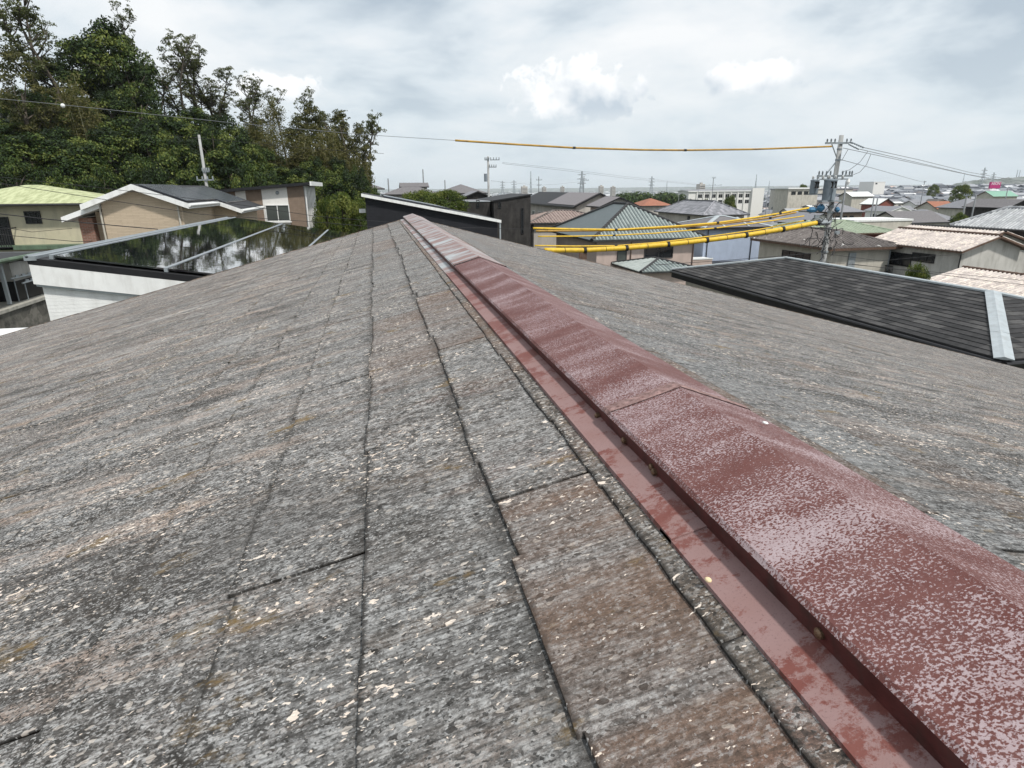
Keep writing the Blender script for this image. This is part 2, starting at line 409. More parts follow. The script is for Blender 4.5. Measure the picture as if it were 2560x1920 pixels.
# ------------------------------------------------------------------ own-roof materials
def mk_slate(name, seed=0.0, right=False):
    m, n, b = material(name)
    o = n.vm('ADD', n.obj(), (seed, seed * 2.3, 0)); x, y, z = n.sep(o); t = n.attr('tone')
    x0 = n.sep(n.obj())[0]          # distance up the slope from the eave
    k = n.math('MULTIPLY', t, 31.0)
    grain = n.noise(n.comb(n.math('MULTIPLY', x, 5.0), n.math('MULTIPLY', n.math('ADD', y, n.math('MULTIPLY', n.noise(o, 5, 2), 0.012)), 150.0), k), 1.0, 3, 0.6)
    spk = n.noise(n.comb(n.math('MULTIPLY', x, 105.0), n.math('MULTIPLY', y, 140.0), k), 1.0, 3, 0.7)
    spk2 = n.noise(n.comb(n.math('MULTIPLY', x, 66.0), n.math('MULTIPLY', y, 92.0), 7.0), 1.0, 4, 0.7)
    big = n.noise(o, 1.3, 5, 0.6)
    med = n.noise(n.comb(n.math('MULTIPLY', x, 3.0), n.math('MULTIPLY', y, 9.0), 2.0), 1.0, 5, 0.65)
    stk = n.noise(n.comb(n.math('MULTIPLY', x, 1.1), n.math('MULTIPLY', y, 14.0), k), 1.0, 4, 0.6)
    multi = n.noise(n.comb(n.math('MULTIPLY', x, 24.0), n.math('MULTIPLY', y, 36.0), k), 1.0, 8, 0.88)
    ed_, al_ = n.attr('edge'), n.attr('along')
    patch = n.noise(n.comb(n.math('MULTIPLY', x, 3.0), n.math('MULTIPLY', y, 5.5), 31.0), 1.0, 6, 0.7)
    gw = n.math('SINE', n.math('ADD', n.math('MULTIPLY', y, 2 * math.pi / 0.0078), n.math('MULTIPLY', n.noise(n.comb(n.math('MULTIPLY', x, 2.5), n.math('MULTIPLY', y, 30.0), k), 1.0, 3), 16.0)))
    dash = n.noise(n.comb(n.math('MULTIPLY', x, 6.0), n.math('MULTIPLY', y, 64.0), 12.0), 1.0, 5, 0.72)
    low = n.rng(x0, RIDGE_V - 0.2, RIDGE_V - 1.1)          # the lichen thickens away from the ridge
    # base grey of the weathered cement slate
    c = n.mix(n.rng(t, 0, 1), (0.165, 0.163, 0.158), (0.285, 0.285, 0.282))
    c = n.mix(n.rng(patch, 0.36, 0.58), n.mix(0.42, c, (0.085, 0.078, 0.07)), n.mix(0.30, c, (0.37, 0.365, 0.36)))
    c = n.mix(n.rng(big, 0.42, 0.6), c, n.mix(0.5, c, (0.24, 0.215, 0.20)))
    c = n.mix(n.math('MULTIPLY', n.rng(grain, 0.46, 0.60), 0.22), c, (0.075, 0.073, 0.07))
    c = n.mix(n.math('MULTIPLY', n.rng(gw, 0.25, 0.9), n.rng(n.noise(n.comb(n.math('MULTIPLY', x, 9.0), n.math('MULTIPLY', y, 20.0), 2.0), 1.0, 4), 0.35, 0.6, 0.1, 0.62)), c, (0.05, 0.047, 0.043))
    # brown bare streaks, strongest just below the ridge flashing
    near = n.rng(x0, RIDGE_V - 0.95, RIDGE_V - 0.1)
    brown = n.math('MULTIPLY', n.rng(n.math('ADD', stk, n.math('MULTIPLY', near, 0.10)), 0.60, 0.74), 0.55)
    c = n.mix(brown, c, n.mix(grain, (0.13, 0.095, 0.065), (0.20, 0.145, 0.11)))
    f1 = n.math('FRACT', n.math('MULTIPLY', t, 7.3))
    slab = n.math('MULTIPLY', n.math('MULTIPLY', n.rng(f1, 0.55, 0.62), near), n.rng(stk, 0.38, 0.58, 0.25, 0.85))
    c = n.mix(slab, c, n.mix(grain, (0.125, 0.075, 0.05), (0.205, 0.125, 0.088)))
    strip = n.rng(x0, RIDGE_V - 0.172, RIDGE_V - 0.165)
    if not right: c = n.mix(n.math('MULTIPLY', strip, n.rng(stk, 0.35, 0.6, 0.45, 0.85)), c, n.mix(grain, (0.115, 0.085, 0.062), (0.19, 0.15, 0.12)))
    rust = n.math('MULTIPLY', n.rng(n.math('ADD', n.noise(n.comb(n.math('MULTIPLY', x, 1.4), n.math('MULTIPLY', y, 5.0), 9.0), 1.0, 4, 0.6), n.math('MULTIPLY', near, 0.12)), 0.66, 0.76), 0.6)
    c = n.mix(rust, c, (0.22, 0.12, 0.09))
    # pinkish bare scars further down the slope
    scar = n.noise(n.comb(n.math('MULTIPLY', x, 1.8), n.math('MULTIPLY', y, 9.0), 4.0), 1.0, 6, 0.75)
    c = n.mix(n.math('MULTIPLY', n.rng(scar, 0.54, 0.68), n.math('MULTIPLY', low, 0.62)), c, (0.36, 0.275, 0.23))
    # lichen: black and pale grey grains of every size
    dens = n.rng(n.math('ADD', n.math('MULTIPLY', med, 0.7), n.math('MULTIPLY', big, 0.5)), 0.44, 0.74)
    amt = n.math('MULTIPLY', n.math('ADD', 0.45, n.math('MULTIPLY', dens, 0.55)), n.math('ADD', 0.62, n.math('MULTIPLY', low, 0.38)))
    c = n.mix(n.math('MULTIPLY', n.rng(multi, 0.478, 0.445), amt), c, (0.026, 0.025, 0.023))
    c = n.mix(n.math('MULTIPLY', n.rng(multi, 0.525, 0.565), n.math('MULTIPLY', amt, 0.8)), c, (0.50, 0.50, 0.49))
    c = n.mix(n.math('MULTIPLY', n.rng(dash, 0.40, 0.31), n.math('MULTIPLY', amt, 0.9)), c, (0.026, 0.025, 0.024))
    c = n.mix(n.math('MULTIPLY', n.rng(spk, 0.455, 0.42), n.math('MULTIPLY', amt, 0.85)), c, (0.034, 0.034, 0.033))
    c = n.mix(n.math('MULTIPLY', n.rng(spk, 0.56, 0.60), n.math('MULTIPLY', amt, 0.85)), c, (0.48, 0.485, 0.485))
    spk3 = n.noise(n.comb(n.math('MULTIPLY', x, 50.0), n.math('MULTIPLY', y, 66.0), 21.0), 1.0, 6, 0.8)
    c = n.mix(n.math('MULTIPLY', n.rng(spk3, 0.455, 0.425), n.math('MULTIPLY', amt, 0.9)), c, (0.028, 0.026, 0.024))
    c = n.mix(n.math('MULTIPLY', n.rng(spk3, 0.55, 0.585), n.math('MULTIPLY', amt, 0.8)), c, (0.50, 0.49, 0.475))
    c = n.mix(n.math('MULTIPLY', n.rng(spk2, 0.45, 0.36), n.math('MULTIPLY', dens, 0.8)), c, (0.034, 0.031, 0.028))
    far_s = n.noise(n.comb(n.math('MULTIPLY', x, 1.6), n.math('MULTIPLY', y, 13.0), 17.0), 1.0, 7, 0.75)
    c = n.mix(n.math('MULTIPLY', n.rng(far_s, 0.47, 0.38), n.math('MULTIPLY', low, 0.75)), c, (0.038, 0.034, 0.031))
    c = n.mix(n.math('MULTIPLY', n.rng(far_s, 0.54, 0.64), n.math('MULTIPLY', low, 0.42)), c, (0.42, 0.385, 0.36))
    # dirt and painted shadow along the butt edges, dirt in the side joints
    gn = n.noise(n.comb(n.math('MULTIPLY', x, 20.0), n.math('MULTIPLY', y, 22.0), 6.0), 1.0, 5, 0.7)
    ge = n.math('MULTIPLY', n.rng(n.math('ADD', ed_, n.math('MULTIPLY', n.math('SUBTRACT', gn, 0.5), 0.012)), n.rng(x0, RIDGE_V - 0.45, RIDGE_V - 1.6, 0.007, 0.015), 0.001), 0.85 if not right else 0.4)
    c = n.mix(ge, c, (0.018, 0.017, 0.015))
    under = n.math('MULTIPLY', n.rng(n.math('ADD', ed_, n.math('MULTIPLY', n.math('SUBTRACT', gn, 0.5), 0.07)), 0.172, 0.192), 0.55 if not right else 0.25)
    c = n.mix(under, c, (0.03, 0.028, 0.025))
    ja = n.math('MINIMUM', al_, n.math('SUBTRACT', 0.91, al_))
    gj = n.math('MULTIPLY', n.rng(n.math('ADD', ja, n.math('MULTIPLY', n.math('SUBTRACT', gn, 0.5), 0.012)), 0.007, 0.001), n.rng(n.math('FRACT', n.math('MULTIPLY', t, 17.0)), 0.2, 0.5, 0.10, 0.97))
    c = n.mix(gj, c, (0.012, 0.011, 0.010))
    wob = n.vm('SCALE', n.comb(n.noise(o, 90, 2), n.noise(n.vm('ADD', o, (7, 1, 3)), 90, 2), 0), scale=0.009)
    clus = n.rng(spk2, 0.42, 0.56); amt = n.math('MULTIPLY', amt, n.rng(x0, RIDGE_V - 0.30, RIDGE_V - 1.25, 0.10, 1.0))
    wx, wy, wz = n.sep(n.vm('ADD', o, wob))
    g1 = n.cells(n.comb(n.math('MULTIPLY', wx, 330.0), n.math('MULTIPLY', wy, 440.0), 0.0))
    g2 = n.cells(n.comb(n.math('MULTIPLY', wx, 125.0), n.math('MULTIPLY', wy, 190.0), 0.0))
    c = n.mix(n.math('MULTIPLY', n.rng(n.math('SUBTRACT', g1, n.math('MULTIPLY', amt, 0.24)), 0.06, 0.02), 0.8), c, (0.026, 0.025, 0.023))
    c = n.mix(n.math('MULTIPLY', n.rng(n.math('ADD', g1, n.math('MULTIPLY', amt, 0.19)), 0.95, 0.99), 0.7), c, (0.46, 0.455, 0.445))
    c = n.mix(n.math('MULTIPLY', n.rng(n.math('SUBTRACT', g2, n.math('MULTIPLY', n.math('MULTIPLY', amt, clus), 0.19)), 0.04, 0.005), 0.8), c, (0.022, 0.021, 0.019))
    c = n.mix(n.math('MULTIPLY', n.rng(n.math('ADD', g2, n.math('MULTIPLY', n.math('MULTIPLY', amt, low), 0.07)), 0.965, 1.0), 0.7), c, (0.60, 0.54, 0.48))
    gm = n.rng(g1, 0.30, 0.36)
    c = n.mix(n.math('MULTIPLY', n.math('MULTIPLY', n.rng(scar, 0.515, 0.63), gm), n.math('MULTIPLY', low, 0.85)), c, n.mix(big, (0.36, 0.255, 0.20), (0.53, 0.44, 0.375)))
    fb = n.math('MULTIPLY', n.rng(x0, RIDGE_V - 0.6, RIDGE_V - 2.6), n.rng(n.noise(n.comb(n.math('MULTIPLY', x, 1.1), n.math('MULTIPLY', y, 4.2), 61.0), 1.0, 7, 0.72), 0.47, 0.60, 0.0, 0.45 if not right else 0.3))
    c = n.mix(n.math('MULTIPLY', fb, gm), c, n.mix(g1, (0.10, 0.066, 0.048), (0.30, 0.215, 0.17)))
    dk = n.noise(n.comb(n.math('MULTIPLY', x, 2.2), n.math('MULTIPLY', y, 7.0), 41.0), 1.0, 7, 0.72)
    c = n.mix(n.math('MULTIPLY', n.math('MULTIPLY', n.rng(dk, 0.49, 0.39), n.rng(g1, 0.8, 0.65)), n.math('ADD', 0.25, n.math('MULTIPLY', low, 0.62))), c, (0.036, 0.030, 0.025))
    st5 = n.noise(n.comb(n.math('MULTIPLY', x, 0.7), n.math('MULTIPLY', y, 7.0 if right else 4.5), 51.0), 1.0, 8, 0.72)
    c = n.mix(n.math('MULTIPLY', n.rng(st5, 0.47, 0.36), n.math('MULTIPLY', low, 0.68)), c, (0.045, 0.041, 0.038))
    c = n.mix(n.math('MULTIPLY', n.rng(st5, 0.54, 0.66), n.math('MULTIPLY', low, 0.45)), c, (0.46, 0.44, 0.42))
    c = n.mix(n.math('MULTIPLY', n.rng(gw, 0.3, 0.9), 0.30), c, (0.05, 0.047, 0.043))
    c = n.mix(n.math('MULTIPLY', slab, 0.5), c, n.mix(grain, (0.125, 0.077, 0.053), (0.21, 0.135, 0.098)))
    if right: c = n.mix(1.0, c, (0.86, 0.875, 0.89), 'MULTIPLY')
    # mustard lichen
    mo = n.noise(n.comb(n.math('MULTIPLY', x, 5.0), n.math('MULTIPLY', y, 10.0), 3.0), 1.0, 5, 0.7)
    c = n.mix(n.math('MULTIPLY', n.rng(mo, 0.59, 0.67), n.rng(multi, 0.56, 0.44, 0.15, 0.85)), c, (0.19, 0.125, 0.048))
    # cream flakes where the coating has popped off
    fl = n.noise(n.comb(n.math('MULTIPLY', x, 68.0), n.math('MULTIPLY', y, 112.0), 5.0), 1.0, 3, 0.6, 0.5)
    fd = n.rng(n.noise(n.comb(n.math('MULTIPLY', x, 3.2), n.math('MULTIPLY', y, 6.5), 8.0), 1.0, 4, 0.6), 0.40, 0.62)
    fd = n.math('ADD', fd, n.math('MULTIPLY', n.rng(ed_, 0.05, 0.0), n.rng(gn, 0.45, 0.6, 0.0, 0.45)))
    th = n.math('SUBTRACT', n.math('SUBTRACT', 0.728, n.math('MULTIPLY', fd, 0.115)), n.math('MULTIPLY', low, 0.02))
    fm = n.rng(n.math('SUBTRACT', fl, th), 0.0, 0.015)
    c = n.mix(fm, c, n.mix(n.noise(o, 9, 2), (0.72, 0.56, 0.44), (0.78, 0.74, 0.68)))
    n.put(b.inputs['Base Color'], c); b.inputs['Roughness'].default_value = 0.85; b.inputs['Specular IOR Level'].default_value = 0.25
    hgt = n.math('ADD', n.math('MULTIPLY', grain, 0.8), n.math('ADD', n.math('MULTIPLY', spk, 0.9), n.math('MULTIPLY', spk2, 0.6)))
    n.put(b.inputs['Normal'], n.bump(n.math('ADD', hgt, n.math('MULTIPLY', multi, 0.8)), 0.8, 0.0045))
    return m


RIDGE_V = 7.2          # slope length of the left side; set with the roof below
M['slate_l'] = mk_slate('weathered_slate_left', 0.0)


def mk_cap(name, pale_amt, flange=False):
    m, n, b = material(name)
    o = n.obj(); x, y, z = n.sep(o)
    w_ = n.vm('ADD', o, n.vm('SCALE', n.comb(n.noise(o, 120, 2), n.noise(n.vm('ADD', o, (3, 3, 3)), 120, 2), 0), scale=0.004))
    blot = n.noise(n.vm('MULTIPLY', w_, (1.0, 1.35, 1.0)), 330 if not flange else 22, 5 if not flange else 9, 0.60 if not flange else 0.82, 0.15)
    fine = n.noise(o, 420, 3, 0.7)
    big = n.noise(n.vm('MULTIPLY', o, (1.6, 5.5, 1.6)), 1.6, 6, 0.65)
    bias = n.math('MULTIPLY', n.math('SUBTRACT', big, 0.5), 0.62)
    f = n.rng(n.math('ADD', n.math('ADD', blot, bias), pale_amt), 0.475, 0.535)
    chalk = n.rng(n.noise(n.vm('MULTIPLY', o, (9.0, 16.0, 9.0)), 1.0, 6, 0.7), 0.40, 0.66)
    red = n.mix(n.noise(o, 45, 4, 0.6), (0.080, 0.026, 0.023), (0.14, 0.050, 0.042))
    pale = n.mix(n.noise(o, 40, 4), (0.30, 0.22, 0.225), (0.43, 0.365, 0.385))
    if flange: red = n.mix(n.noise(o, 20, 4, 0.6), (0.125, 0.035, 0.03), (0.20, 0.08, 0.065)); pale = n.mix(n.noise(o, 14, 4), (0.225, 0.125, 0.11), (0.30, 0.215, 0.215))
    red = n.mix(n.math('MULTIPLY', chalk, 0.2), red, (0.26, 0.155, 0.145))
    c = n.mix(n.math('MULTIPLY', f, 0.90), red, pale)
    c = n.mix(n.math('MULTIPLY', n.rng(fine, 0.58, 0.7), 0.45), c, (0.06, 0.03, 0.03))
    n.put(b.inputs['Base Color'], c)
    n.put(b.inputs['Roughness'], n.math('ADD', 0.55, n.math('MULTIPLY', f, 0.25)))
    b.inputs['Specular IOR Level'].default_value = 0.22
    n.put(b.inputs['Normal'], n.bump(n.math('ADD', n.math('MULTIPLY', blot, 0.6), n.math('MULTIPLY', fine, 0.4)), 0.35, 0.002))
    return m


def mk_cap_grey():
    m, n, b = material('bare_zinc_with_rust')
    o = n.obj(); x, y, z = n.sep(o)
    st = n.noise(n.comb(n.math('MULTIPLY', x, 3.5), n.math('MULTIPLY', y, 9.0), 0), 1.0, 5, 0.62, 0.3)
    st2 = n.noise(n.comb(n.math('MULTIPLY', x, 8.0), n.math('MULTIPLY', y, 22.0), 4), 1.0, 4, 0.6)
    c = n.mix(st2, (0.30, 0.32, 0.33), (0.46, 0.48, 0.485))
    edge = n.rng(x, 0.44, 0.52)        # paint still on around the crest and the far face
    f = n.rng(n.math('ADD', st, n.math('MULTIPLY', edge, 0.16)), 0.41, 0.54)
    c = n.mix(n.math('MULTIPLY', f, 0.9), c, n.mix(st2, (0.15, 0.06, 0.045), (0.27, 0.14, 0.115)))
    n.put(b.inputs['Base Color'], c); b.inputs['Roughness'].default_value = 0.5; b.inputs['Metallic'].default_value = 0.15
    n.put(b.inputs['Normal'], n.bump(st2, 0.2, 0.002))
    return m


M['cap_red'] = mk_cap('flaked_red_paint', -0.034)
M['cap_red_solid'] = mk_cap('solid_red_paint', -0.06)
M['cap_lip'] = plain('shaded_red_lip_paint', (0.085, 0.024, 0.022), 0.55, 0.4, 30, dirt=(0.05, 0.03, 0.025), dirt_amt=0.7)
M['flange_red'] = mk_cap('flange_red_paint', 0.035, True)
M['cap_grey'] = mk_cap_grey()
M['cap_band'] = plain('chalky_band', (0.24, 0.155, 0.145), 0.8, 0.45, 90, dirt=(0.10, 0.045, 0.04), dirt_amt=0.9)
M['screw'] = plain('rusty_screw_head', (0.17, 0.11, 0.07), 0.5, 0.4, 300, metal=0.6)
M['verge'] = plain('weathered_verge_metal', (0.10, 0.085, 0.075), 0.7, 0.4, 20, dirt=(0.45, 0.33, 0.24), dirt_amt=0.8)

# ------------------------------------------------------------------ terrain
def sm(a, b, x):
    t = min(1.0, max(0.0, (x - a) / (b - a))); return t * t * (3 - 2 * t)


def gz(x, y):
    z = -8.9
    z += 2.7 * sm(-6, -14, x) * sm(6, 24, y)
    z += (11.0 * sm(52, 105, y) * sm(2, -40, x) + 4.0 * sm(58, 82, y) * sm(14, -6, x)) * (1 - sm(170, 330, y))
    z += 2.0 * sm(24, 2, x) * sm(72, 100, y) * (1 - sm(170, 330, y))
    q = x / max(y, 60.0); z -= (5.0 * sm(72, 135, y) - 2.6 * sm(220, 380, y)) * sm(0.35, 0.55, q)
    mid = sm(0.10, 0.20, q) * (1 - sm(0.62, 0.80, q))
    z -= mid * (5.0 * sm(88, 210, y) + 9.0 * sm(190, 420, y))
    z -= 1.6 * sm(12, 20, x) * sm(18, 32, y) * (1 - sm(70, 110, y))
    far = sm(420, 1500, y - 0.35 * max(0, x - 60) + 0.6 * max(0, 60 - x))
    z -= 38.0 * far
    return z


M['ground'], n_, b_ = material('ground_mixed')
o_ = n_.pos()
c_ = n_.mix(n_.rng(n_.noise(o_, 0.05, 6, 0.6), 0.42, 0.58), (0.10, 0.10, 0.098), (0.05, 0.065, 0.028))
c_ = n_.mix(n_.rng(n_.noise(o_, 0.011, 5, 0.6), 0.5, 0.62), c_, (0.035, 0.055, 0.022))
n_.put(b_.inputs['Base Color'], c_); b_.inputs['Roughness'].default_value = 0.95


def axis_pts(lim, near, step):
    a = [0.0]
    while a[-1] < lim: a.append(min(lim, a[-1] + step * max(1.0, (a[-1] / near))))
    return a


px_ = axis_pts(12000, 60, 5); xs = [-q for q in reversed(px_[1:])] + px_
py_ = axis_pts(12000, 100, 5); ys = [-q for q in reversed(axis_pts(12000, 60, 12)[1:])] + py_
g = MB(); g.v = [(x, y, gz(x, y)) for y in ys for x in xs]
nx = len(xs)
for j in range(len(ys) - 1):
    for i in range(nx - 1):
        g.f.append((j * nx + i, j * nx + i + 1, (j + 1) * nx + i + 1, (j + 1) * nx + i)); g.m.append(0); g.t.append(0.5)
tag(g.build('ground', M['ground'], smooth=True), kind='structure')

# ------------------------------------------------------------------ own house: slate roof with the red ridge flashing
SL = math.atan(0.2625); CS, SN = math.cos(SL), math.sin(SL)
RX, RZ = 0.452, -0.3777                     # line where the two slopes meet
Y0, Y1 = -1.2, 8.55                         # near end (behind the camera) and far verge
house0 = thing('house', 'grey weathered slate roofed house under the viewer with peeling red ridge flashing', 'house', (RX, 3.5, gz(0, 0)))
ORG0 = house0.location.copy()


def roof_obj(mb, name, mat, side):
    """local x = up the slope from the eave, local y = along the ridge, local z = out of the roof"""
    ob = mb.build(name, mat, house0)
    L = LEN_L if side < 0 else LEN_R
    X = Vector((CS, 0, SN)) if side < 0 else Vector((-CS, 0, SN))
    Z = Vector((-SN, 0, CS)) if side < 0 else Vector((SN, 0, CS))
    Y = Vector((0, 1, 0))
    org = Vector((RX, 0, RZ)) - X * L - ORG0
    m = Matrix.Identity(4)
    for i in range(3): m[i][0] = X[i]; m[i][1] = Y[i] if side < 0 else Y[i]; m[i][2] = Z[i]; m[i][3] = org[i]
    if side > 0:                              # keep the frame right-handed
        for i in range(3): m[i][1] = -Y[i]
    ob.matrix_local = m
    return ob


LEN_L = 7.2; LEN_R = 12.3


def slate_courses(L, edges, ya, yb, sgn, seed, fixed, dens=1.0):
    """edges: slope distances of the exposed lower edges (increasing)."""
    rr = R_(seed); mb = MB(); mb.pa = {'edge': [], 'along': []}
    for ci, v in enumerate(edges):
        last = ci == len(edges) - 1
        nxt = edges[ci + 1] if ci + 1 < len(edges) else min(L, v + 0.17)
        far_top = min(nxt + 0.05, L)
        st = fixed.get(ci - len(edges), ya + rr.uniform(0, 0.91))
        while st > ya: st -= 0.91
        u = st
        while u < yb:
            tone = rr.random(); gap = rr.choice((0.0012, 0.0018, 0.003)); ck = ci - len(edges)
            while ck in (-5, -4, -3, -2):
                tone = (rr.randrange(1, 16) + (0.7 if ck in (-4, -2) else 0.05)) / 17.0
                if ((tone * 7.3) % 1.0 > 0.63) == (ck == -2 and abs(u + 0.11) < 0.05): break
            if ck in (-4, -2, -3): gap = 0.0032 if ck != -3 else 0.0004
            lift = 0.0 if last else rr.uniform(0.0, 0.0022)
            cuts = [0.0]; q = 0.0
            while q < 0.91:
                q += rr.uniform(0.12, 0.34); cuts.append(min(q, 0.91))
            if 0.91 - cuts[-2] < 0.08: cuts.pop(-2)
            off = rr.uniform(-0.003, 0.003); skew = rr.uniform(-0.004, 0.004)
            for a, b_ in zip(cuts[:-1], cuts[1:]):
                aa = max(u + a + (gap if a == 0 else 0), ya); bb = min(u + b_ - (gap if b_ >= 0.91 else 0), yb)
                if bb - aa < 0.01: continue
                e = (off + rr.choice((-0.007, -0.003, 0.0, 0.0, 0.004, 0.008))) * (0.3 if last else 1.0); e2 = e + rr.uniform(-0.0015, 0.0015)
                # split along the lower edge so that it is slightly ragged
                ns = max(2, int((bb - aa) / 0.035)) if bb < 4.5 and dens > 0.5 else 1
                us = [aa + (bb - aa) * i / ns for i in range(ns + 1)]
                lo = [v + e + (e2 - e) * i / ns + (0 if last else skew) * ((q - u) / 0.91 - 0.5) + (rr.uniform(-0.0013, 0.0013) if ns > 1 else 0) for i, q in enumerate(us)]
                zb, zt, zu = 0.0062 + lift, 0.0122 + lift, 0.0062
                vs = []
                for q, l in zip(us, lo):
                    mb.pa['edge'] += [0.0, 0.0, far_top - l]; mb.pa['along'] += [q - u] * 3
                    vs += [(l, sgn * q, zb), (l + 0.0008, sgn * q, zt), (far_top, sgn * q, zu)]
                fs = []
                for i in range(ns):
                    o = i * 3; fs += [(o, o + 3, o + 4, o + 1), (o + 1, o + 4, o + 5, o + 2)]
                e_ = ns * 3
                fs += [(0, 1, 2), (e_, e_ + 2, e_ + 1)]
                if sgn > 0: fs = [tuple(reversed(t)) for t in fs]
                mb.add(vs, fs, 0, tone)
            u += 0.91
    return mb


# left slope: measured edges near the ridge, regular 182 mm courses further down
RIDGE_OFF = LEN_L - 0.70
near_edges = [RIDGE_OFF + q for q in (-0.012, 0.187, 0.381, 0.532)]
e0 = near_edges[0]; low = []
while e0 > 0.25: e0 -= 0.190; low.append(e0)
edges_l = sorted(low) + near_edges
fixed_l = {-4: 0.795, -3: 0.58, -2: 0.80, -1: 0.42, -5: 0.24, -6: 0.66, -7: 0.33}
slL = slate_courses(LEN_L, edges_l, Y0, Y1, 1, 11, fixed_l)
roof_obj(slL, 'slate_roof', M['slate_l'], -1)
M['slate_r'] = None
RIDGE_V = LEN_R
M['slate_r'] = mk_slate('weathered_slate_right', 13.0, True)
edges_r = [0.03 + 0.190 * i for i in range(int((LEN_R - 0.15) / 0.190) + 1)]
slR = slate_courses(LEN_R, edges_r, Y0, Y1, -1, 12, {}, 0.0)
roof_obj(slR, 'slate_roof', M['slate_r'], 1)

# roof deck, walls, verge and gutters
b = MB()
xl, xr = RX - LEN_L * CS + 0.04, RX + LEN_R * CS - 0.04
zl, zr_ = RZ - (LEN_L - 0.04) * SN, RZ - (LEN_R - 0.04) * SN
for y in (Y0 + 0.01, Y1 - 0.012): pass
prof = [(xl, zl), (RX, RZ), (xr, zr_), (xr, zr_ - 0.14), (RX, RZ - 0.14), (xl, zl - 0.14)]
vs = [(x, y, z) for y in (Y0 + 0.01, Y1 - 0.012) for x, z in prof]
b.add(vs, [tuple(range(6)), tuple(reversed(range(6, 12)))] + [(i, i + 6, (i + 1) % 6 + 6, (i + 1) % 6) for i in range(6)])
b.build('roof_deck', M['brown_trim'], house0, ORG0)
b = MB(); wy0, wy1 = Y0 + 0.6, Y1 - 0.55; wx0, wx1 = xl + 0.6, xr - 0.6; G0 = gz(0, 0) - 0.3
topz = lambda x: RZ - 0.155 - abs(x - RX) * 0.2625
pl = [(wx0, G0), (wx1, G0), (wx1, topz(wx1)), (RX, topz(RX)), (wx0, topz(wx0))]
vs = [(x, y, z) for y in (wy0, wy1) for x, z in pl]
b.add(vs, [tuple(range(5)), tuple(reversed(range(5, 10)))] + [(i, (i + 1) % 5, (i + 1) % 5 + 5, i + 5) for i in (1, 4)][::-1])
b.build('wall', M['pale_wall'], house0, ORG0)
for s_ in (-1, 1):                             # thin metal verge strip along the far rake
    b = MB(); L = LEN_L if s_ < 0 else LEN_R
    rr = R_(4)
    nseg = int(L / 1.8) + 1
    for i in range(nseg):
        d0, d1 = 0.06 + (L - 0.06) * i / nseg, 0.06 + (L - 0.06) * (i + 1) / nseg - 0.004
        o = Vector((RX + s_ * d0 * CS, Y1 - 0.006, RZ - d0 * SN - 0.05))
        b.obox(o, (s_ * (d1 - d0) * CS, 0, -(d1 - d0) * SN), (0, 0.02, 0), (0, 0, 0.067 + 0.0025 * (i % 2)))
    b.build('verge_trim', M['verge'], house0, ORG0)
    b = MB(); xe, ze = (xl - 0.06, zl - 0.05) if s_ < 0 else (xr + 0.06, zr_ - 0.05)
    b.tube([(xe, Y0, ze), (xe, Y1 - 0.02, ze - 0.02)], 0.055, 8); b.build('gutter', M['white'], house0, ORG0)

# ridge flashing --------------------------------------------------
XF, XJ, XC = RX - (0.70 - 0.556) * CS, RX - (0.70 - 0.601) * CS, 0.478
zpl = lambda x: RZ - (RX - x) * 0.2625 if x <= RX else RZ - (x - RX) * 0.2625
XR = 0.612; XRF = 0.655
LIPH = 0.0435
cap = MB()                                    # the two long lower flanges, lapped every two metres
flange_j = [Y0, 0.605, 2.99, 4.95, 6.9, Y1 + 0.03]
for i in range(len(flange_j) - 1):
    a_, c2 = flange_j[i] + (-0.03 if i else 0), flange_j[i + 1]
    zo = 0.0165 + 0.0022 * (i % 2)
    for (xa, xb) in ((XF, XJ + 0.004), (XRF, XR - 0.004)):
        p = [(xa, zpl(xa) + zo - 0.011), (xa, zpl(xa) + zo), (xb, zpl(xb) + zo), (xb, zpl(xb) + zo - 0.011)]
        if xa > xb: p = p[::-1]
        vs = [(x, y, z) for y in (a_, c2) for x, z in p]
        cap.add(vs, [(3, 2, 1, 0), (4, 5, 6, 7)] + [(k, (k + 1) % 4, (k + 1) % 4 + 4, k + 4) for k in range(4)], 0 if i < 2 else 1)
ridge = cap.build('ridge_flashing', [M['flange_red'], M['cap_grey']], house0, ORG0)
joints = [Y0, 0.915, 3.02, 5.0, 6.85, Y1 + 0.05]


def cap_profile(lift, wide):
    zl_ = zpl(XJ) + LIPH + lift; zr2 = zpl(XR) + LIPH + lift; zc_ = -0.3235 + lift
    a = XJ - wide; b_ = XR + wide
    return [(a + 0.004, zpl(XJ) + 0.014), (a + 0.0015, zl_ - 0.020), (a - 0.0035, zl_ - 0.004), (a + 0.001, zl_ + 0.0012),
            (a + 0.045, zl_ + (zc_ - zl_) * 0.34 + 0.0006), (XC - 0.006, zc_ - 0.0019), (XC, zc_), (XC + 0.006, zc_ - 0.0022),
            (b_ - 0.045, zr2 + (zc_ - zr2) * 0.34), (b_ - 0.001, zr2 + 0.0012), (b_ + 0.0035, zr2 - 0.004), (b_ - 0.0015, zr2 - 0.02), (b_ - 0.004, zpl(XR) + 0.014)]


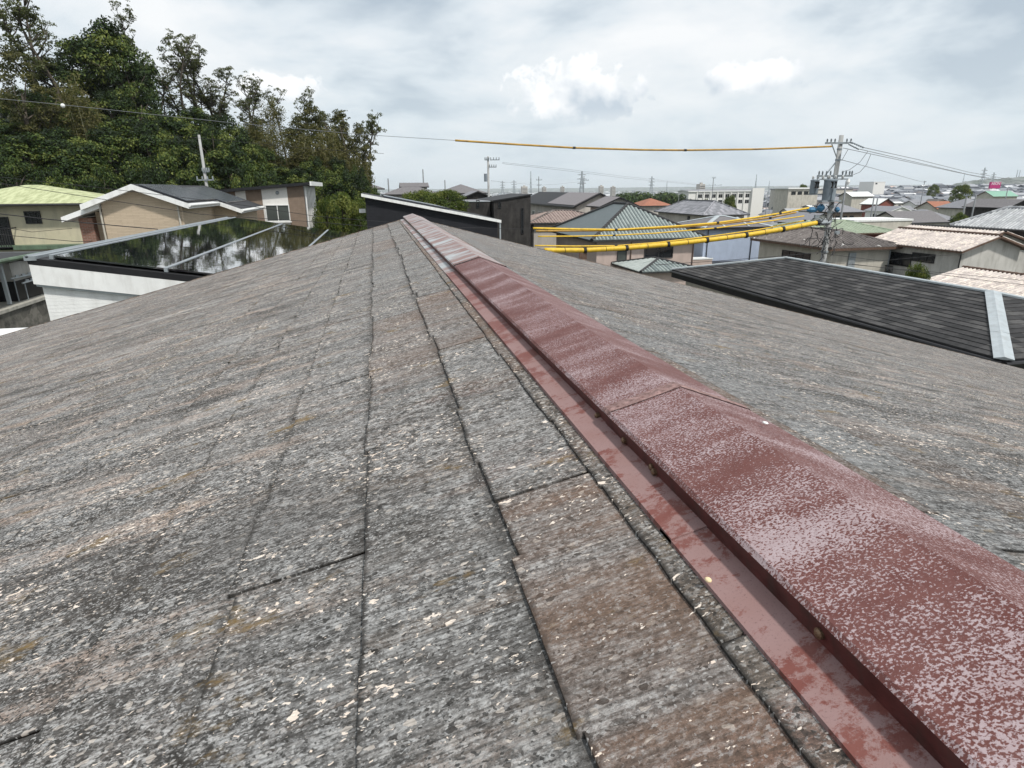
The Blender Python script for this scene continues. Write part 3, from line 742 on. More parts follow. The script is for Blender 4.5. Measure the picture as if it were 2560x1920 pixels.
for i in range(len(joints) - 1):
    near_piece = i % 2 == 0
    lift = 0.0025 if near_piece else 0.0; wide = 0.0018 if near_piece else 0.0
    a_, c2 = joints[i] - (0.05 if i else 0), joints[i + 1] + (0.05 if i < len(joints) - 2 else 0)
    if near_piece: a_ = joints[i] - (0.03 if i else 0); c2 = joints[i + 1]
    ny = max(2, int((c2 - a_) / 0.11)); rr = R_(20 + i); mb = MB()
    ysl = [a_ + (c2 - a_) * k / ny for k in range(ny + 1)]
    pr = cap_profile(lift, wide); np_ = len(pr)
    vs = []
    for k, y in enumerate(ysl):
        wob = [rr.uniform(-0.0008, 0.0008) for _ in range(3)]
        for q, (x, z) in enumerate(pr):
            dz_ = wob[0] if 3 <= q <= 5 else wob[1] if 6 <= q <= 8 else 0
            vs.append((x + (wob[2] * 0.6 if 1 <= q <= 3 else 0), y, z + dz_))
    for k in range(ny):
        for q in range(np_ - 1):
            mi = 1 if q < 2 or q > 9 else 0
            mb.add([], []); o = k * np_
            mb.f.append((o + q + 1, o + q, o + np_ + q, o + np_ + q + 1)[::-1]); mb.m.append(mi); mb.t.append(0.5)
    mb.v = vs
    # closing plate at both ends of the sheet (its thickness)
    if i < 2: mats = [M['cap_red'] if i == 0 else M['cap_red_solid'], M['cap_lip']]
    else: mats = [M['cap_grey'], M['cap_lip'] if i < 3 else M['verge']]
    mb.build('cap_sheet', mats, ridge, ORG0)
    if near_piece and i == 0 or i == 1:
        # raised lap seam where two sheets overlap
        s = MB(); y = joints[i + 1]
        pr2 = cap_profile(0.0042, 0.0022)
        vs = [(x, yy, z + dz_) for yy, dz_ in ((y - 0.024, 0), (y - 0.010, 0.0010), (y + 0.003, 0)) for x, z in pr2[2:11]]
        m_ = 9
        fs = [(r0 * m_ + q, r0 * m_ + q + 1, (r0 + 1) * m_ + q + 1, (r0 + 1) * m_ + q) for r0 in range(2) for q in range(m_ - 1)]
        s.add(vs, [tuple(reversed(t)) for t in fs]); s.build('lap_seam', M['cap_band'], ridge, ORG0)
for (px, py) in ((1490, 1039), (1557, 1101), (1626, 1168), (1632, 1180), (2045, 1584), (1276, 838), (1359, 913)):
    p = at(px, py, x=XJ - 0.004); s = MB()
    zc2 = min(p.z, zpl(XJ) + LIPH - 0.014)
    s.tube([(XJ + 0.003, p.y, zc2), (XJ - 0.0045, p.y, zc2)], 0.0052, 10); s.tube([(XJ - 0.0045, p.y, zc2), (XJ - 0.0062, p.y, zc2)], [0.0046, 0.0025], 10)
    s.build('nail', M['screw'], ridge, ORG0)
chip = MB(); cp = at(1770, 1454, z=zpl(0.33) + 0.0165)
chip.ball((0, 0, 0.0022), 0.0036, 0.0045, 0.0024, 10)
tag(chip.build('stone_chip', M['pebble'], None, None, True), 'small cream chip lying on the red lower flange of the ridge flashing', 'chip').location = cp
chip2 = MB(); chip2.ball((0, 0, 0.001), 0.004, 0.006, 0.0015, 9)
cp2 = at(1912, 1067, z=-0.345)
tag(chip2.build('bird_dropping', M['white'], None, None, True), 'white dropping on the far face of the red ridge cap', 'dropping').location = (cp2.x, cp2.y, -0.3235 - (cp2.x - XC) * 0.27 + 0.003)

# ------------------------------------------------------------------ house builder
def clip_line(poly, p, d):
    """1-D interval of the ray p + t d inside a convex plan polygon"""
    t0, t1 = -1e9, 1e9; n = len(poly)
    area = sum(poly[i][0] * poly[(i + 1) % n][1] - poly[(i + 1) % n][0] * poly[i][1] for i in range(n))
    sg = 1 if area > 0 else -1
    for i in range(n):
        ax, ay = poly[i][:2]; bx, by = poly[(i + 1) % n][:2]
        nx_, ny_ = -(by - ay) * sg, (bx - ax) * sg
        den = nx_ * d[0] + ny_ * d[1]; num = nx_ * (p[0] - ax) + ny_ * (p[1] - ay)
        if abs(den) < 1e-9:
            if num < 0: return None
            continue
        t = -num / den
        if den > 0: t0 = max(t0, t)
        else: t1 = min(t1, t)
    return (t0, t1) if t1 > t0 else None


class Roof:
    def __init__(s, kind, x0, x1, y0, y1, ze, k):
        s.kind, s.x0, s.x1, s.y0, s.y1, s.ze, s.k = kind, x0, x1, y0, y1, ze, k
        w_, d_ = x1 - x0, y1 - y0; xc, yc = (x0 + x1) / 2, (y0 + y1) / 2
        a = min(w_, d_) / 2
        E = [(x0, y0), (x1, y0), (x1, y1), (x0, y1)]
        if kind == 'hip':
            if w_ >= d_: A, B = (x0 + a, yc), (x1 - a, yc)
            else: A, B = (xc, y0 + a), (xc, y1 - a)
            if w_ >= d_: s.faces = [([E[0], E[1], B, A], (0, 1)), ([E[1], E[2], B], (-1, 0)), ([E[2], E[3], A, B], (0, -1)), ([E[3], E[0], A], (1, 0))]
            else: s.faces = [([E[0], E[1], A], (0, 1)), ([E[1], E[2], B, A], (-1, 0)), ([E[2], E[3], B], (0, -1)), ([E[3], E[0], A, B], (1, 0))]
            s.ridges = [(A, B)]; s.hips = [(E[0], A), (E[1], B if w_ >= d_ else A), (E[2], B), (E[3], A if w_ >= d_ else B)]
        elif kind == 'gable_y':
            A, B = (xc, y0), (xc, y1)
            s.faces = [([E[3], E[0], A, B], (1, 0)), ([E[1], E[2], B, A], (-1, 0))]; s.ridges = [(A, B)]; s.hips = []
        elif kind == 'gable_x':
            A, B = (x0, yc), (x1, yc)
            s.faces = [([E[0], E[1], B, A], (0, 1)), ([E[2], E[3], A, B], (0, -1))]; s.ridges = [(A, B)]; s.hips = []
        elif kind == 'shed+x': s.faces = [([E[3], E[0], E[1], E[2]], (1, 0))]; s.ridges = []; s.hips = []
        elif kind == 'shed-x': s.faces = [([E[1], E[2], E[3], E[0]], (-1, 0))]; s.ridges = []; s.hips = []
        elif kind == 'shed+y': s.faces = [([E[0], E[1], E[2], E[3]], (0, 1))]; s.ridges = []; s.hips = []
        elif kind == 'flat': s.faces = [([E[0], E[1], E[2], E[3]], (0, 0))]; s.ridges = []; s.hips = []
    def z(s, x, y):
        k = s.k; d = {'hip': min(x - s.x0, s.x1 - x, y - s.y0, s.y1 - y), 'gable_y': min(x - s.x0, s.x1 - x), 'gable_x': min(y - s.y0, s.y1 - y),
                      'shed+x': x - s.x0, 'shed-x': s.x1 - x, 'shed+y': y - s.y0, 'flat': 0}[s.kind]
        return s.ze + k * d
    def P(s, p, dz=0): return (p[0], p[1], s.z(*p) + dz)


def roof_mesh(r, th=0.12, ribs=0, rib_r=0.05, seed=1, tone=None, courses=0, faces=None):
    mb = MB(); rr = R_(seed)
    for fi, (poly, up) in enumerate(r.faces):
        t_ = 0.4 if tone is None else tone
        if courses and not (up == (0, 0)):
            # stepped courses of separate shingles along the eave
            nrm = math.sqrt(1 + r.k * r.k); ex = courses / nrm
            run = max((q[0] - poly[0][0]) * up[0] + (q[1] - poly[0][1]) * up[1] for q in poly)
            nC = int(run / ex) + 1
            tdir = (up[1], -up[0])
            mb.poly([r.P(q) for q in poly], 0, t_)
            for ci in range(nC):
                v = ci * ex; o = (poly[0][0] + up[0] * (v + ex * 0.5), poly[0][1] + up[1] * (v + ex * 0.5))
                iv = clip_line(poly, o, tdir)
                if not iv: continue
                a = iv[0] + rr.uniform(-0.6, 0)
                while a < iv[1]:
                    b2 = a + 0.45
                    a0, b0 = max(a + 0.004, iv[0]), min(b2, iv[1])
                    if b0 - a0 > 0.03:
                        q = lambda t, vv, dz: (poly[0][0] + up[0] * vv + tdir[0] * t, poly[0][1] + up[1] * vv + tdir[1] * t, r.ze + r.k * vv + dz)
                        vs = [q(a0, v, 0.004), q(b0, v, 0.004), q(b0, v, 0.024), q(a0, v, 0.024), q(b0, v + ex + 0.01, 0.006), q(a0, v + ex + 0.01, 0.006)]
                        fs = [(0, 1, 2, 3), (3, 2, 4, 5)]
                        n_ = Vector(vs[1]) - Vector(vs[0]); m_ = Vector(vs[5]) - Vector(vs[3])
                        if n_.cross(m_).z < 0: fs = [tuple(reversed(f)) for f in fs]
                        mb.add(vs, fs, 0, rr.random())
                    a = b2
        else: mb.poly([r.P(q) for q in poly], 0, t_)
        mb.poly([r.P(q, -th) for q in reversed(poly)], 1, 0.5)
        if ribs and (faces is None or fi in faces) and up != (0, 0):
            e0, e1 = poly[0], poly[1]; L = math.hypot(e1[0] - e0[0], e1[1] - e0[1]); ed = ((e1[0] - e0[0]) / L, (e1[1] - e0[1]) / L)
            n = int(L / ribs)
            for i in range(n):
                sx = (i + 0.5) * L / n; p = (e0[0] + ed[0] * sx, e0[1] + ed[1] * sx)
                iv = clip_line(poly, p, up)
                if not iv: continue
                ln = iv[1] - max(0, iv[0])
                if ln < 0.12: continue
                # each rib is a run of overlapping barrel tiles
                nt = max(1, int(ln / 0.9)); z0 = 0.0
                for ti in range(nt):
                    a, b2 = ln * ti / nt, ln * (ti + 1) / nt
                    tn = min(1, max(0, 0.75 + rr.uniform(-0.25, 0.25)))
                    def q(along, side, h_):
                        x = p[0] + up[0] * along + ed[0] * side; y = p[1] + up[1] * along + ed[1] * side
                        return (x, y, r.ze + r.k * along + h_)
                    R0 = rib_r
                    sec = [(-R0 * 1.3, 0.0), (-R0 * 0.6, R0 * 0.95), (R0 * 0.6, R0 * 0.95), (R0 * 1.3, 0.0)]
                    vs = [q(a - 0.02, s_, h_ + 0.016) for s_, h_ in sec] + [q(b2, s_, h_) for s_, h_ in sec]
                    mb.add(vs, [(0, 1, 5, 4), (1, 2, 6, 5), (2, 3, 7, 6), (3, 2, 1, 0)], 0, tn)
    # edge skirt
    edges = {}
    for poly, up in r.faces:
        for i in range(len(poly)):
            a, b2 = poly[i], poly[(i + 1) % len(poly)]
            if (b2, a) in edges: del edges[(b2, a)]
            else: edges[(a, b2)] = 1
    for a, b2 in edges: mb.poly([r.P(a, -th), r.P(b2, -th), r.P(b2), r.P(a)], 1, 0.5)
    return mb


def wall_mesh(r, ov, th, zg, ins=None):
    x0, x1, y0, y1 = r.x0 + ov, r.x1 - ov, r.y0 + ov, r.y1 - ov
    if ins: x0, x1, y0, y1 = ins
    mb = MB(); zt = lambda x, y: r.z(x, y) - th - 0.004
    xc, yc = (r.x0 + r.x1) / 2, (r.y0 + r.y1) / 2
    def side(a, b2):
        pts = [(*a, zg), (*b2, zg), (*b2, zt(*b2))]
        if r.kind == 'gable_y' and a[1] == b2[1]: pts.append((xc, a[1], zt(xc, a[1])))
        if r.kind == 'gable_x' and a[0] == b2[0]: pts.append((a[0], yc, zt(a[0], yc)))
        pts.append((*a, zt(*a))); mb.poly(pts)
    side((x0, y0), (x1, y0)); side((x1, y0), (x1, y1)); side((x1, y1), (x0, y1)); side((x0, y1), (x0, y0))
    return mb, (x0, x1, y0, y1)


def window(root, org, wl, face, c, z, w_, h_, frame='dark_trim', pane='glass', mull=1, sill=False):
    """c, z = centre on the wall plane; wl = wall rectangle"""
    x0, x1, y0, y1 = wl
    def q(a, out, zz): # a along the wall
        return {'S': (a, y0 - out, zz), 'N': (a, y1 + out, zz), 'W': (x0 - out, a, zz), 'E': (x1 + out, a, zz)}[face]
    def bar(mb, a0, a1, z0, z1, o0, o1, mi=0):
        p, p2 = q(a0, o0, z0), q(a1, o1, z1)
        mb.box(min(p[0], p2[0]), max(p[0], p2[0]), min(p[1], p2[1]), max(p[1], p2[1]), z0, z1, mi)
    f = MB(); t = 0.06
    a0, a1, z0, z1 = c - w_ / 2, c + w_ / 2, z - h_ / 2, z + h_ / 2
    bar(f, a0, a1, z1 - t, z1, -0.02, 0.07); bar(f, a0, a1, z0, z0 + t, -0.02, 0.07)
    bar(f, a0, a0 + t, z0 + t, z1 - t, -0.02, 0.07); bar(f, a1 - t, a1, z0 + t, z1 - t, -0.02, 0.07)
    for i in range(mull):
        m = a0 + (a1 - a0) * (i + 1) / (mull + 1); bar(f, m - 0.025, m + 0.025, z0 + t, z1 - t, -0.02, 0.055)
    if sill: bar(f, a0 - 0.06, a1 + 0.06, z0 - 0.09, z0 - 0.002, -0.02, 0.10)
    fo = f.build('window', M[frame], root, org)
    p = MB(); bar(p, a0 + t, a1 - t, z0 + t, z1 - t, -0.015, 0.022); p.build('pane', M[pane], fo, org)
    return fo


def house(name, label, kind, x0, x1, y0, y1, ze, k, roofm, wallm, trim='dark_trim', ov=0.55, th=0.14, ribs=0, rib_r=0.055, ridge=None, ridge_r=0.11,
          zg=None, cat='house', group=None, wins=(), courses=0, seed=1, tone=None, gutter=None, lumpy=True, flash=None, rfaces=None, ins=None):
    r = Roof(kind, x0, x1, y0, y1, ze, k)
    if zg is None: zg = min(gz(x, y) for x in (x0, x1) for y in (y0, y1)) - 0.3
    root = thing(name, label, cat, ((x0 + x1) / 2, (y0 + y1) / 2, gz((x0 + x1) / 2, (y0 + y1) / 2)), group); org = root.location.copy()
    wm, wl = wall_mesh(r, ov, th, zg, ins); wm.build('wall', M[wallm], root, org)
    ro = roof_mesh(r, th, ribs, rib_r, seed, tone, courses, rfaces).build('roof', [M[roofm], M[trim]], root, org)
    if ridge:
        mb = MB(); rr = R_(seed)
        for grp in (r.ridges, r.hips):
            for a, b2 in grp:
                A, B = Vector(r.P(a, 0.02)), Vector(r.P(b2, 0.02)); L = (B - A).length
                if L < 0.1: continue
                if flash:
                    # flat folded metal strip
                    t = (B - A).normalized(); s_ = t.cross(Vector((0, 0, 1))).normalized(); n = s_.cross(t)
                    hw = ridge_r * 1.6; dip = hw * r.k * 0.75
                    prf = [(-hw, -dip), (-hw, -dip + 0.05), (0, 0.065), (hw, -dip + 0.05), (hw, -dip)]
                    vs = [P_ + s_ * u + n * v for P_ in (A, B) for u, v in prf]
                    mb.add(vs, [(i, i + 1, i + 6, i + 5) for i in range(4)] + [(4, 3, 2, 1, 0), (5, 6, 7, 8, 9)])
                    continue
                n = max(1, int(L / (0.42 if lumpy else L)))
                for i in range(n):
                    p, q = A.lerp(B, i / n), A.lerp(B, (i + 1) / n)
                    mb.tube([p, q], [ridge_r * 1.06, ridge_r * 0.92] if lumpy else ridge_r, 8, 0, rr.random())
        mb.build('ridge_tile' if not flash else 'ridge_flashing', M[ridge], ro, org)
    if gutter:
        mb = MB()
        for poly, up in r.faces:
            a, b2 = Vector(r.P(poly[0])), Vector(r.P(poly[1])); o = Vector((-up[0], -up[1], 0)) * 0.05 - Vector((0, 0, 0.08))
            mb.tube([a + o, b2 + o], 0.055, 7)
        mb.build('gutter', M[gutter], ro, org)
    for wd in wins: window(root, org, wl, *wd)
    return root, org, r, wl, ro


def wpx(wl, face, pxa, pya, pxb, pyb):
    """photo rectangle -> centre and size on a wall plane"""
    kw = {'S': dict(y=wl[2]), 'W': dict(x=wl[0]), 'E': dict(x=wl[1])}[face]
    a, b2 = at(pxa, pya, **kw), at(pxb, pyb, **kw); i = 1 if face in 'WE' else 0
    return face, (a[i] + b2[i]) / 2, (a.z + b2.z) / 2, abs(b2[i] - a[i]), abs(b2.z - a.z)


# ------------------------------------------------------------------ left neighbours
# white house with the glossy solar roof (shed roof falling to the right)
sx0, sx1, sy0, sy1 = -5.80, 1.3, 11.9, 26.9
root, org, r, wl, ro = house('solar_roofed_house', 'white house past the left roof edge, its glossy black solar panels reflecting trees', 'shed-x', sx0, sx1, sy0, sy1,
                             -1.06 - 0.159 * (sx1 - sx0), 0.159, 'slate_black', 'white_siding', 'black_trim', ov=0.09, th=0.11)
fas = MB()
zt = lambda x: r.z(x, 0)
for x_a, x_b in ((wl[0] - 0.07, wl[1]),):
    vs = [(x, y, zt(x) + dz) for y in (sy0 - 0.012, wl[2] - 0.002) for x, dz in ((x_a, -0.115), (x_b, -0.115), (x_b, -0.44), (x_a, -0.44))]
    fas.add(vs, [(0, 3, 2, 1), (4, 5, 6, 7), (0, 1, 5, 4), (1, 2, 6, 5), (2, 3, 7, 6), (3, 0, 4, 7)])
fas.build('fascia_board', M['white'], root, org)
s2 = MB()
vs = [(x, y, zt(x) + dz) for y in (sy0 + 0.02, wl[2] - 0.003) for x, dz in ((wl[0] - 0.05, -0.445), (wl[1], -0.445), (wl[1], -0.48), (wl[0] - 0.05, -0.48))]
s2.add(vs, [(0, 3, 2, 1), (4, 5, 6, 7), (0, 1, 5, 4), (1, 2, 6, 5), (2, 3, 7, 6), (3, 0, 4, 7)]); s2.build('trim_strip', M['grey_metal'], root, org)
rails = [-5.46, -3.715, -1.97, -0.23, 1.2]
for a, b2 in zip(rails[:-1], rails[1:]):
    p = MB(); v = [(x, y, zt(x) + dz) for dz in (0.045, 0.075) for y in (sy0 + 0.10, sy1 - 0.12) for x in (a + 0.035, b2 - 0.035)]
    p.add(v, [(0, 2, 3, 1), (4, 5, 7, 6), (0, 1, 5, 4), (2, 6, 7, 3), (0, 4, 6, 2), (1, 3, 7, 5)]); p.build('solar_panel', M['solar'], ro, org)
for a in rails[:-1]:
    p = MB(); v = [(x, y, zt(x) + dz) for dz in (0.01, 0.085) for y in (sy0 + 0.06, sy1 - 0.1) for x in (a - 0.028, a + 0.028)]
    p.add(v, [(0, 2, 3, 1), (4, 5, 7, 6), (0, 1, 5, 4), (2, 6, 7, 3), (0, 4, 6, 2), (1, 3, 7, 5)]); p.build('panel_rail', M['galv'], ro, org)
p = MB()
p.box(sx0 - 0.03, sx0 + 0.15, sy0 - 0.03, sy1, zt(sx0) - 0.05, zt(sx0) + 0.022)
p.tube([(sx0 + 0.02, sy0 - 0.03, zt(sx0) + 0.02), (sx0 + 0.02, sy1, zt(sx0) + 0.02)], 0.028, 6)
p.build('ridge_flashing', M['galv'], ro, org)

# cream house with faded green roof
root, org, r, wl, ro = house('cream_house', 'cream walled house with a faded lime green hipped roof at the far left edge', 'hip', -27.1, -16.8, 43.3, 52.7, -0.70, 0.235, 'green_metal', 'cream', 'dark_trim',
                             ov=0.75, th=0.13, gutter='dark_trim')
window(root, org, wl, *wpx(wl, 'S', 59, 528, 107, 559), 'black_trim', 'glass', 2)
p = MB(); zz = at(190, 607, y=wl[2]).z
p.box(-26, -17.2, wl[2] - 0.9, wl[2] - 0.003, zz - 0.28, zz - 0.05); p.build('pent_roof', M['dark_green'], root, org)
bal = MB(); bx = at(46, 590, y=wl[2]).x; bz0, bz1 = at(20, 620, y=wl[2] - 0.9).z, at(20, 570, y=wl[2] - 0.9).z
bal.box(bx - 3.2, bx, wl[2] - 0.95, wl[2] - 0.9, bz1 - 0.06, bz1); bal.box(bx - 3.2, bx, wl[2] - 0.95, wl[2] - 0.9, bz0, bz0 + 0.06)
for i in range(26): bal.box(bx - 3.2 + i * 0.125, bx - 3.17 + i * 0.125, wl[2] - 0.94, wl[2] - 0.91, bz0 + 0.06, bz1 - 0.06)
bal.box(bx - 0.04, bx, wl[2] - 0.9, wl[2] - 0.003, bz1 - 0.06, bz1); bal.box(bx - 3.2, bx, wl[2] - 0.9, wl[2] - 0.003, bz0 - 0.12, bz0)
bal.build('balcony_railing', M['black_trim'], root, org)
window(root, org, wl, 'S', bx - 1.4, (bz0 + bz1) / 2 + 0.35, 2.2, 1.7, 'black_trim', 'glass', 1)
p = MB(); p.tube([(at(195, 0, y=wl[2] - .05).x, wl[2] - 0.06, -0.95), (at(195, 0, y=wl[2] - .05).x + 0.5, wl[2] - 0.06, -1.2), (at(195, 0, y=wl[2] - .05).x + 0.5, wl[2] - 0.06, -3.2)], 0.04, 6); p.build('downpipe', M['brown_trim'], root, org)

# beige gabled house with solar panels
BX = -11.41
root, org, r, wl, ro = house('beige_gabled_house', 'beige stone clad house with white bargeboards and solar panels on its gabled roof', 'gable_y', -13.80, -9.02, 34.0, 40.3, 0.30 - 0.385 * 2.39, 0.385, 'slate_black', 'stone_wall', 'white',
                             ov=0.45, th=0.26, ins=(-13.05, -9.45, 34.45, 46.5))
wing = Roof('gable_y', -15.0, -7.82, 40.3, 48.0, 0.28 - 0.385 * 3.59, 0.385)
roof_mesh(wing, 0.24).build('wing_roof', [M['slate_black'], M['white']], root, org)
wmb, wl2 = wall_mesh(wing, 0.5, 0.24, gz(-11, 44) - 0.3, (-13.9, -8.2, 40.8, 47.5)); wmb.build('wing_wall', M['stone_wall'], root, org)
lo = Roof('shed+x', -14.85, -13.10, 34.3, 40.3, -1.20, 0.36)
roof_mesh(lo, 0.24).build('lean_to_roof', [M['slate_black'], M['white']], root, org)
p = MB(); p.box(-14.30, -13.68, 34.75, 40.2, gz(-14, 37) - 0.3, -1.28); p.build('brick_pier', M['brick'], root, org)
p = MB(); p.box(-13.678, -13.052, 35.2, 40.2, gz(-14, 37) - 0.3, -1.0); p.build('recessed_wall', M['stone_wall'], root, org)
for xx in (-13.12, -9.62):
    p = MB(); p.tube([(xx, 34.40, r.z(xx, 34.4) - 0.35), (xx, 34.40, -6)], 0.045, 7); p.build('downpipe', M['beige_wall'], root, org)
for (xa, xb, ya, yb, rr_) in ((-11.2, -9.15, 34.35, 40.2, r), (-10.9, -8.7, 40.5, 47.0, wing)):
    p = MB(); v = [(x, y, rr_.z(x, y) + dz) for dz in (0.03, 0.08) for y in (ya, yb) for x in (xa, xb)]
    p.add(v, [(0, 2, 3, 1), (4, 5, 7, 6), (0, 1, 5, 4), (2, 6, 7, 3), (0, 4, 6, 2), (1, 3, 7, 5)]); p.build('solar_panel', M['solar_dark'], ro, org)
for xe, ya, yb, rr_ in ((-8.98, 34.05, 40.25, r), (-7.78, 40.35, 47.9, wing)):
    p = MB(); p.tube([(xe, ya, rr_.ze - 0.1), (xe, yb, rr_.ze - 0.1)], 0.075, 8); p.build('gutter', M['white'], root, org)

# striped house with mono-pitch roof
root, org, r, wl, ro = house('striped_house', 'brown and cream striped house with a single pitch roof under the trees', 'shed+x', -14.5, -4.55, 49.5, 60.0, 0.51 - 0.078 * 9.95, 0.078, 'slate_black', 'brown_wall', 'black_trim',
                             ov=0.55, th=0.20, ins=(-14.0, -5.17, 50.0, 59.2))
for xa, xb in ((-9.97, -9.26), (-8.14, -6.34)):
    p = MB(); v = [(x, y, z) for z, top in ((-6.5, 0), (1, 1)) for y in (49.975, 49.998) for x in (xa, xb)]
    v = [(x, y, (r.z(x, y) - 0.21 if z > 0 else z)) for x, y, z in v]
    p.add(v, [(0, 2, 3, 1), (4, 5, 7, 6), (0, 1, 5, 4), (2, 6, 7, 3), (0, 4, 6, 2), (1, 3, 7, 5)]); p.build('cream_panel', M['white_plaster'], root, org)
window(root, org, (wl[0], wl[1], 49.97, wl[3]), *wpx((0, 0, 49.97, 0), 'S', 662, 512, 727, 553), 'white', 'glass_curtain', 1, True)
p = MB(); p.ball((at(693, 482, y=49.9).x, 49.93, at(693, 482, y=49.9).z), 0.14, 0.10, 0.14, 10); p.build('vent_hood', M['galv'], root, org, True)
for i in range(8):
    p = MB(); ya = 50.25 + i * 1.15; p.box(-5.17, -5.12, ya, ya + 0.62, -6.5, r.z(-5.17, 0) - 0.22); p.build('cladding_strip', M['white'], root, org)
p = MB(); p.box(-4.62, -4.50, 49.45, 60.05, 0.51 - 0.27, 0.51 + 0.04); p.build('fascia_board', M['white'], root, org)
p = MB(); p.tube([(-5.05, 50.05, 0.2), (-5.05, 50.05, -6)], 0.05, 7); p.build('downpipe', M['white'], root, org)

# black shed-roofed house
root, org, r, wl, ro = house('black_house', 'black clad house with a sloping white edged roof behind the far ridge end', 'shed-x', -0.75, 7.42, 37.6, 47.0, -1.87, 0.197, 'slate_black', 'black_wall', 'white',
                             ov=0.2, th=0.17, ins=(-0.55, 7.22, 37.85, 46.6))
p = MB(); v = [(x, y, r.z(x, y) + dz) for dz in (0.02, 0.11) for y in (37.9, 46.5) for x in (0.55, 4.3)]
p.add(v, [(0, 2, 3, 1), (4, 5, 7, 6), (0, 1, 5, 4), (2, 6, 7, 3), (0, 4, 6, 2), (1, 3, 7, 5)]); p.build('solar_panel', M['solar_dark'], ro, org)
p = MB(); p.tube([(7.36, 37.72, -2.0), (7.36, 37.72, -8)], 0.05, 7); p.build('downpipe', M['grey_metal'], root, org)
p = MB(); p.obox((-0.95, 38.3, -1.35), (0.36, 0, 0), (0, 0.3, 0), (0, 0, 0.22)); p.build('vent_hood', M['white'], root, org)

# dark porch house on the retaining wall at the left edge
wall_x = -12.0
root, org, r, wl, ro = house('porch_house', 'dark house with a green guttered porch above the stone retaining wall at the left edge', 'shed-x', -18.5, -11.75, 19.2, 24.9, -2.06, 0.03, 'slate_black', 'dark_timber', 'dark_trim', ov=0.3, th=0.10,
                             ins=(-18.2, -14.1, 19.6, 24.5))
p = MB(); p.tube([(-11.70, 19.2, -2.10), (-11.70, 24.9, -2.10)], 0.07, 8); p.build('gutter', M['dark_green'], ro, org)
pp = at(31, 700, x=-12.3)
p = MB(); p.box(-12.35, -12.25, 23.5, 23.6, -3.62, -2.17); p.build('post', M['grey_metal'], root, org)
p = MB(); p.box(-14.098, -14.05, 22.9, 24.2, -3.6, -2.25); p.build('dark_doorway', M['black_trim'], root, org)
p = MB(); p.box(-14.08, -12.35, 24.2, 26.6, -2.95, -2.33); p.build('rear_wall', M['pale_grey_wall'], root, org)
p = MB(); p.box(-14.5, -12.2, 24.95, 26.8, -2.325, -2.15); p.build('rear_roof', M['black_trim'], root, org)  # black colour paints the shadowed eave
p = MB(); p.box(-14.04, -12.33, 24.25, 26.55, -3.63, -2.953); p.build('shade_block', M['black_trim'], root, org)  # solid black block painting the shade inside the covered area
window(root, org, wl, 'E', 21.6, -2.95, 1.9, 1.25, 'dark_trim', 'glass_curtain', 1)
t = thing('retaining_wall', 'mossy stone block retaining wall with a concrete slab on top at the left edge', 'wall', (wall_x, 24, gz(wall_x, 24)))
p = MB(); p.box(wall_x - 0.5, wall_x, 14, 33, -9.2, -3.74); p.build('block_face', M['blocks'], t, t.location)
p = MB(); p.box(-18.5, wall_x + 0.06, 14, 33, -3.74, -3.64); p.build('slab', M['deck'], t, t.location)
for k_, (pa, pb) in enumerate((((27, 697), (103, 681)), ((56, 708), (116, 692)))):
    A, B = at(*pa, x=-12.25 + 0.12 * k_), at(*pb, x=-12.25 + 0.12 * k_)
    t = thing('drying_pole', 'pale drying pole of the porch, ' + ('upper one reaching the post' if k_ == 0 else 'lower one with clips nearer the wall edge'), 'pole', A, 'drying poles on the porch')
    p = MB(); p.tube([A, B], 0.03, 7); p.build('rod', M['grey_metal'], t, A)
    for i in range(4):
        c = A.lerp(B, 0.2 + 0.2 * i); p = MB(); p.box(c.x - 0.02, c.x + 0.02, c.y - 0.09, c.y + 0.09, c.z - 0.01, c.z + 0.085); p.build('clip', M['grey_metal'], t, A)
    for c in (A.lerp(B, 0.08), A.lerp(B, 0.95)):
        p = MB(); p.tube([c - Vector((0, 0, 0.03)), (c.x, c.y, -3.63)], 0.02, 6); p.build('stand', M['galv'], t, A)

# low annex roof glimpsed at the bottom-left corner
root, org, r, wl, ro = house('annex', 'low annex with white top and dark metal edge past our roof at left', 'flat', -11.6, -6.2, 12.5, 16.7, -3.15, 0.0, 'white', 'white_siding', 'galv', ov=0.05, th=0.30)
p = MB(); p.box(-11.62, -6.18, 12.48, 12.62, -3.9, -3.44); p.build('parapet_face', M['white'], root, org)

# ------------------------------------------------------------------ right neighbours
nb_dark = house('dark_slate_house', 'nearby dark slate hipped roof house with pale metal hip strips at right', 'hip', 13.5, 20.5, 10.55, 26.9, -3.76, 0.226, 'slate_dark', 'beige_wall', 'black_trim', ov=0.5, th=0.34,
                courses=0.235, ridge='grey_metal', ridge_r=0.045, flash=True, gutter='black_trim', seed=5)
_r = nb_dark[2]; A, B = Vector(_r.P((13.5, 10.55), 0.045)), Vector(_r.P((17.0, 14.05), 0.045)); t_ = (B - A).normalized(); s_ = t_.cross(Vector((0, 0, 1))).normalized(); n_v = s_.cross(t_)
p = MB(); prf = [(-0.19, -0.030), (-0.19, -0.012), (0, 0.03), (0.19, -0.012), (0.19, -0.030)]
for i in range(3):
    a_, b2 = A.lerp(B, i / 3), A.lerp(B, (i + 1) / 3 + 0.012); l_ = 0.006 * (i % 2)
    p.add([q + s_ * u + n_v * (v + l_) for q in (a_, b2) for u, v in prf], [(k_, k_ + 1, k_ + 6, k_ + 5) for k_ in range(4)] + [(4, 3, 2, 1, 0), (5, 6, 7, 8, 9)])
p.build('hip_flashing', M['grey_metal'], nb_dark[4], nb_dark[1])

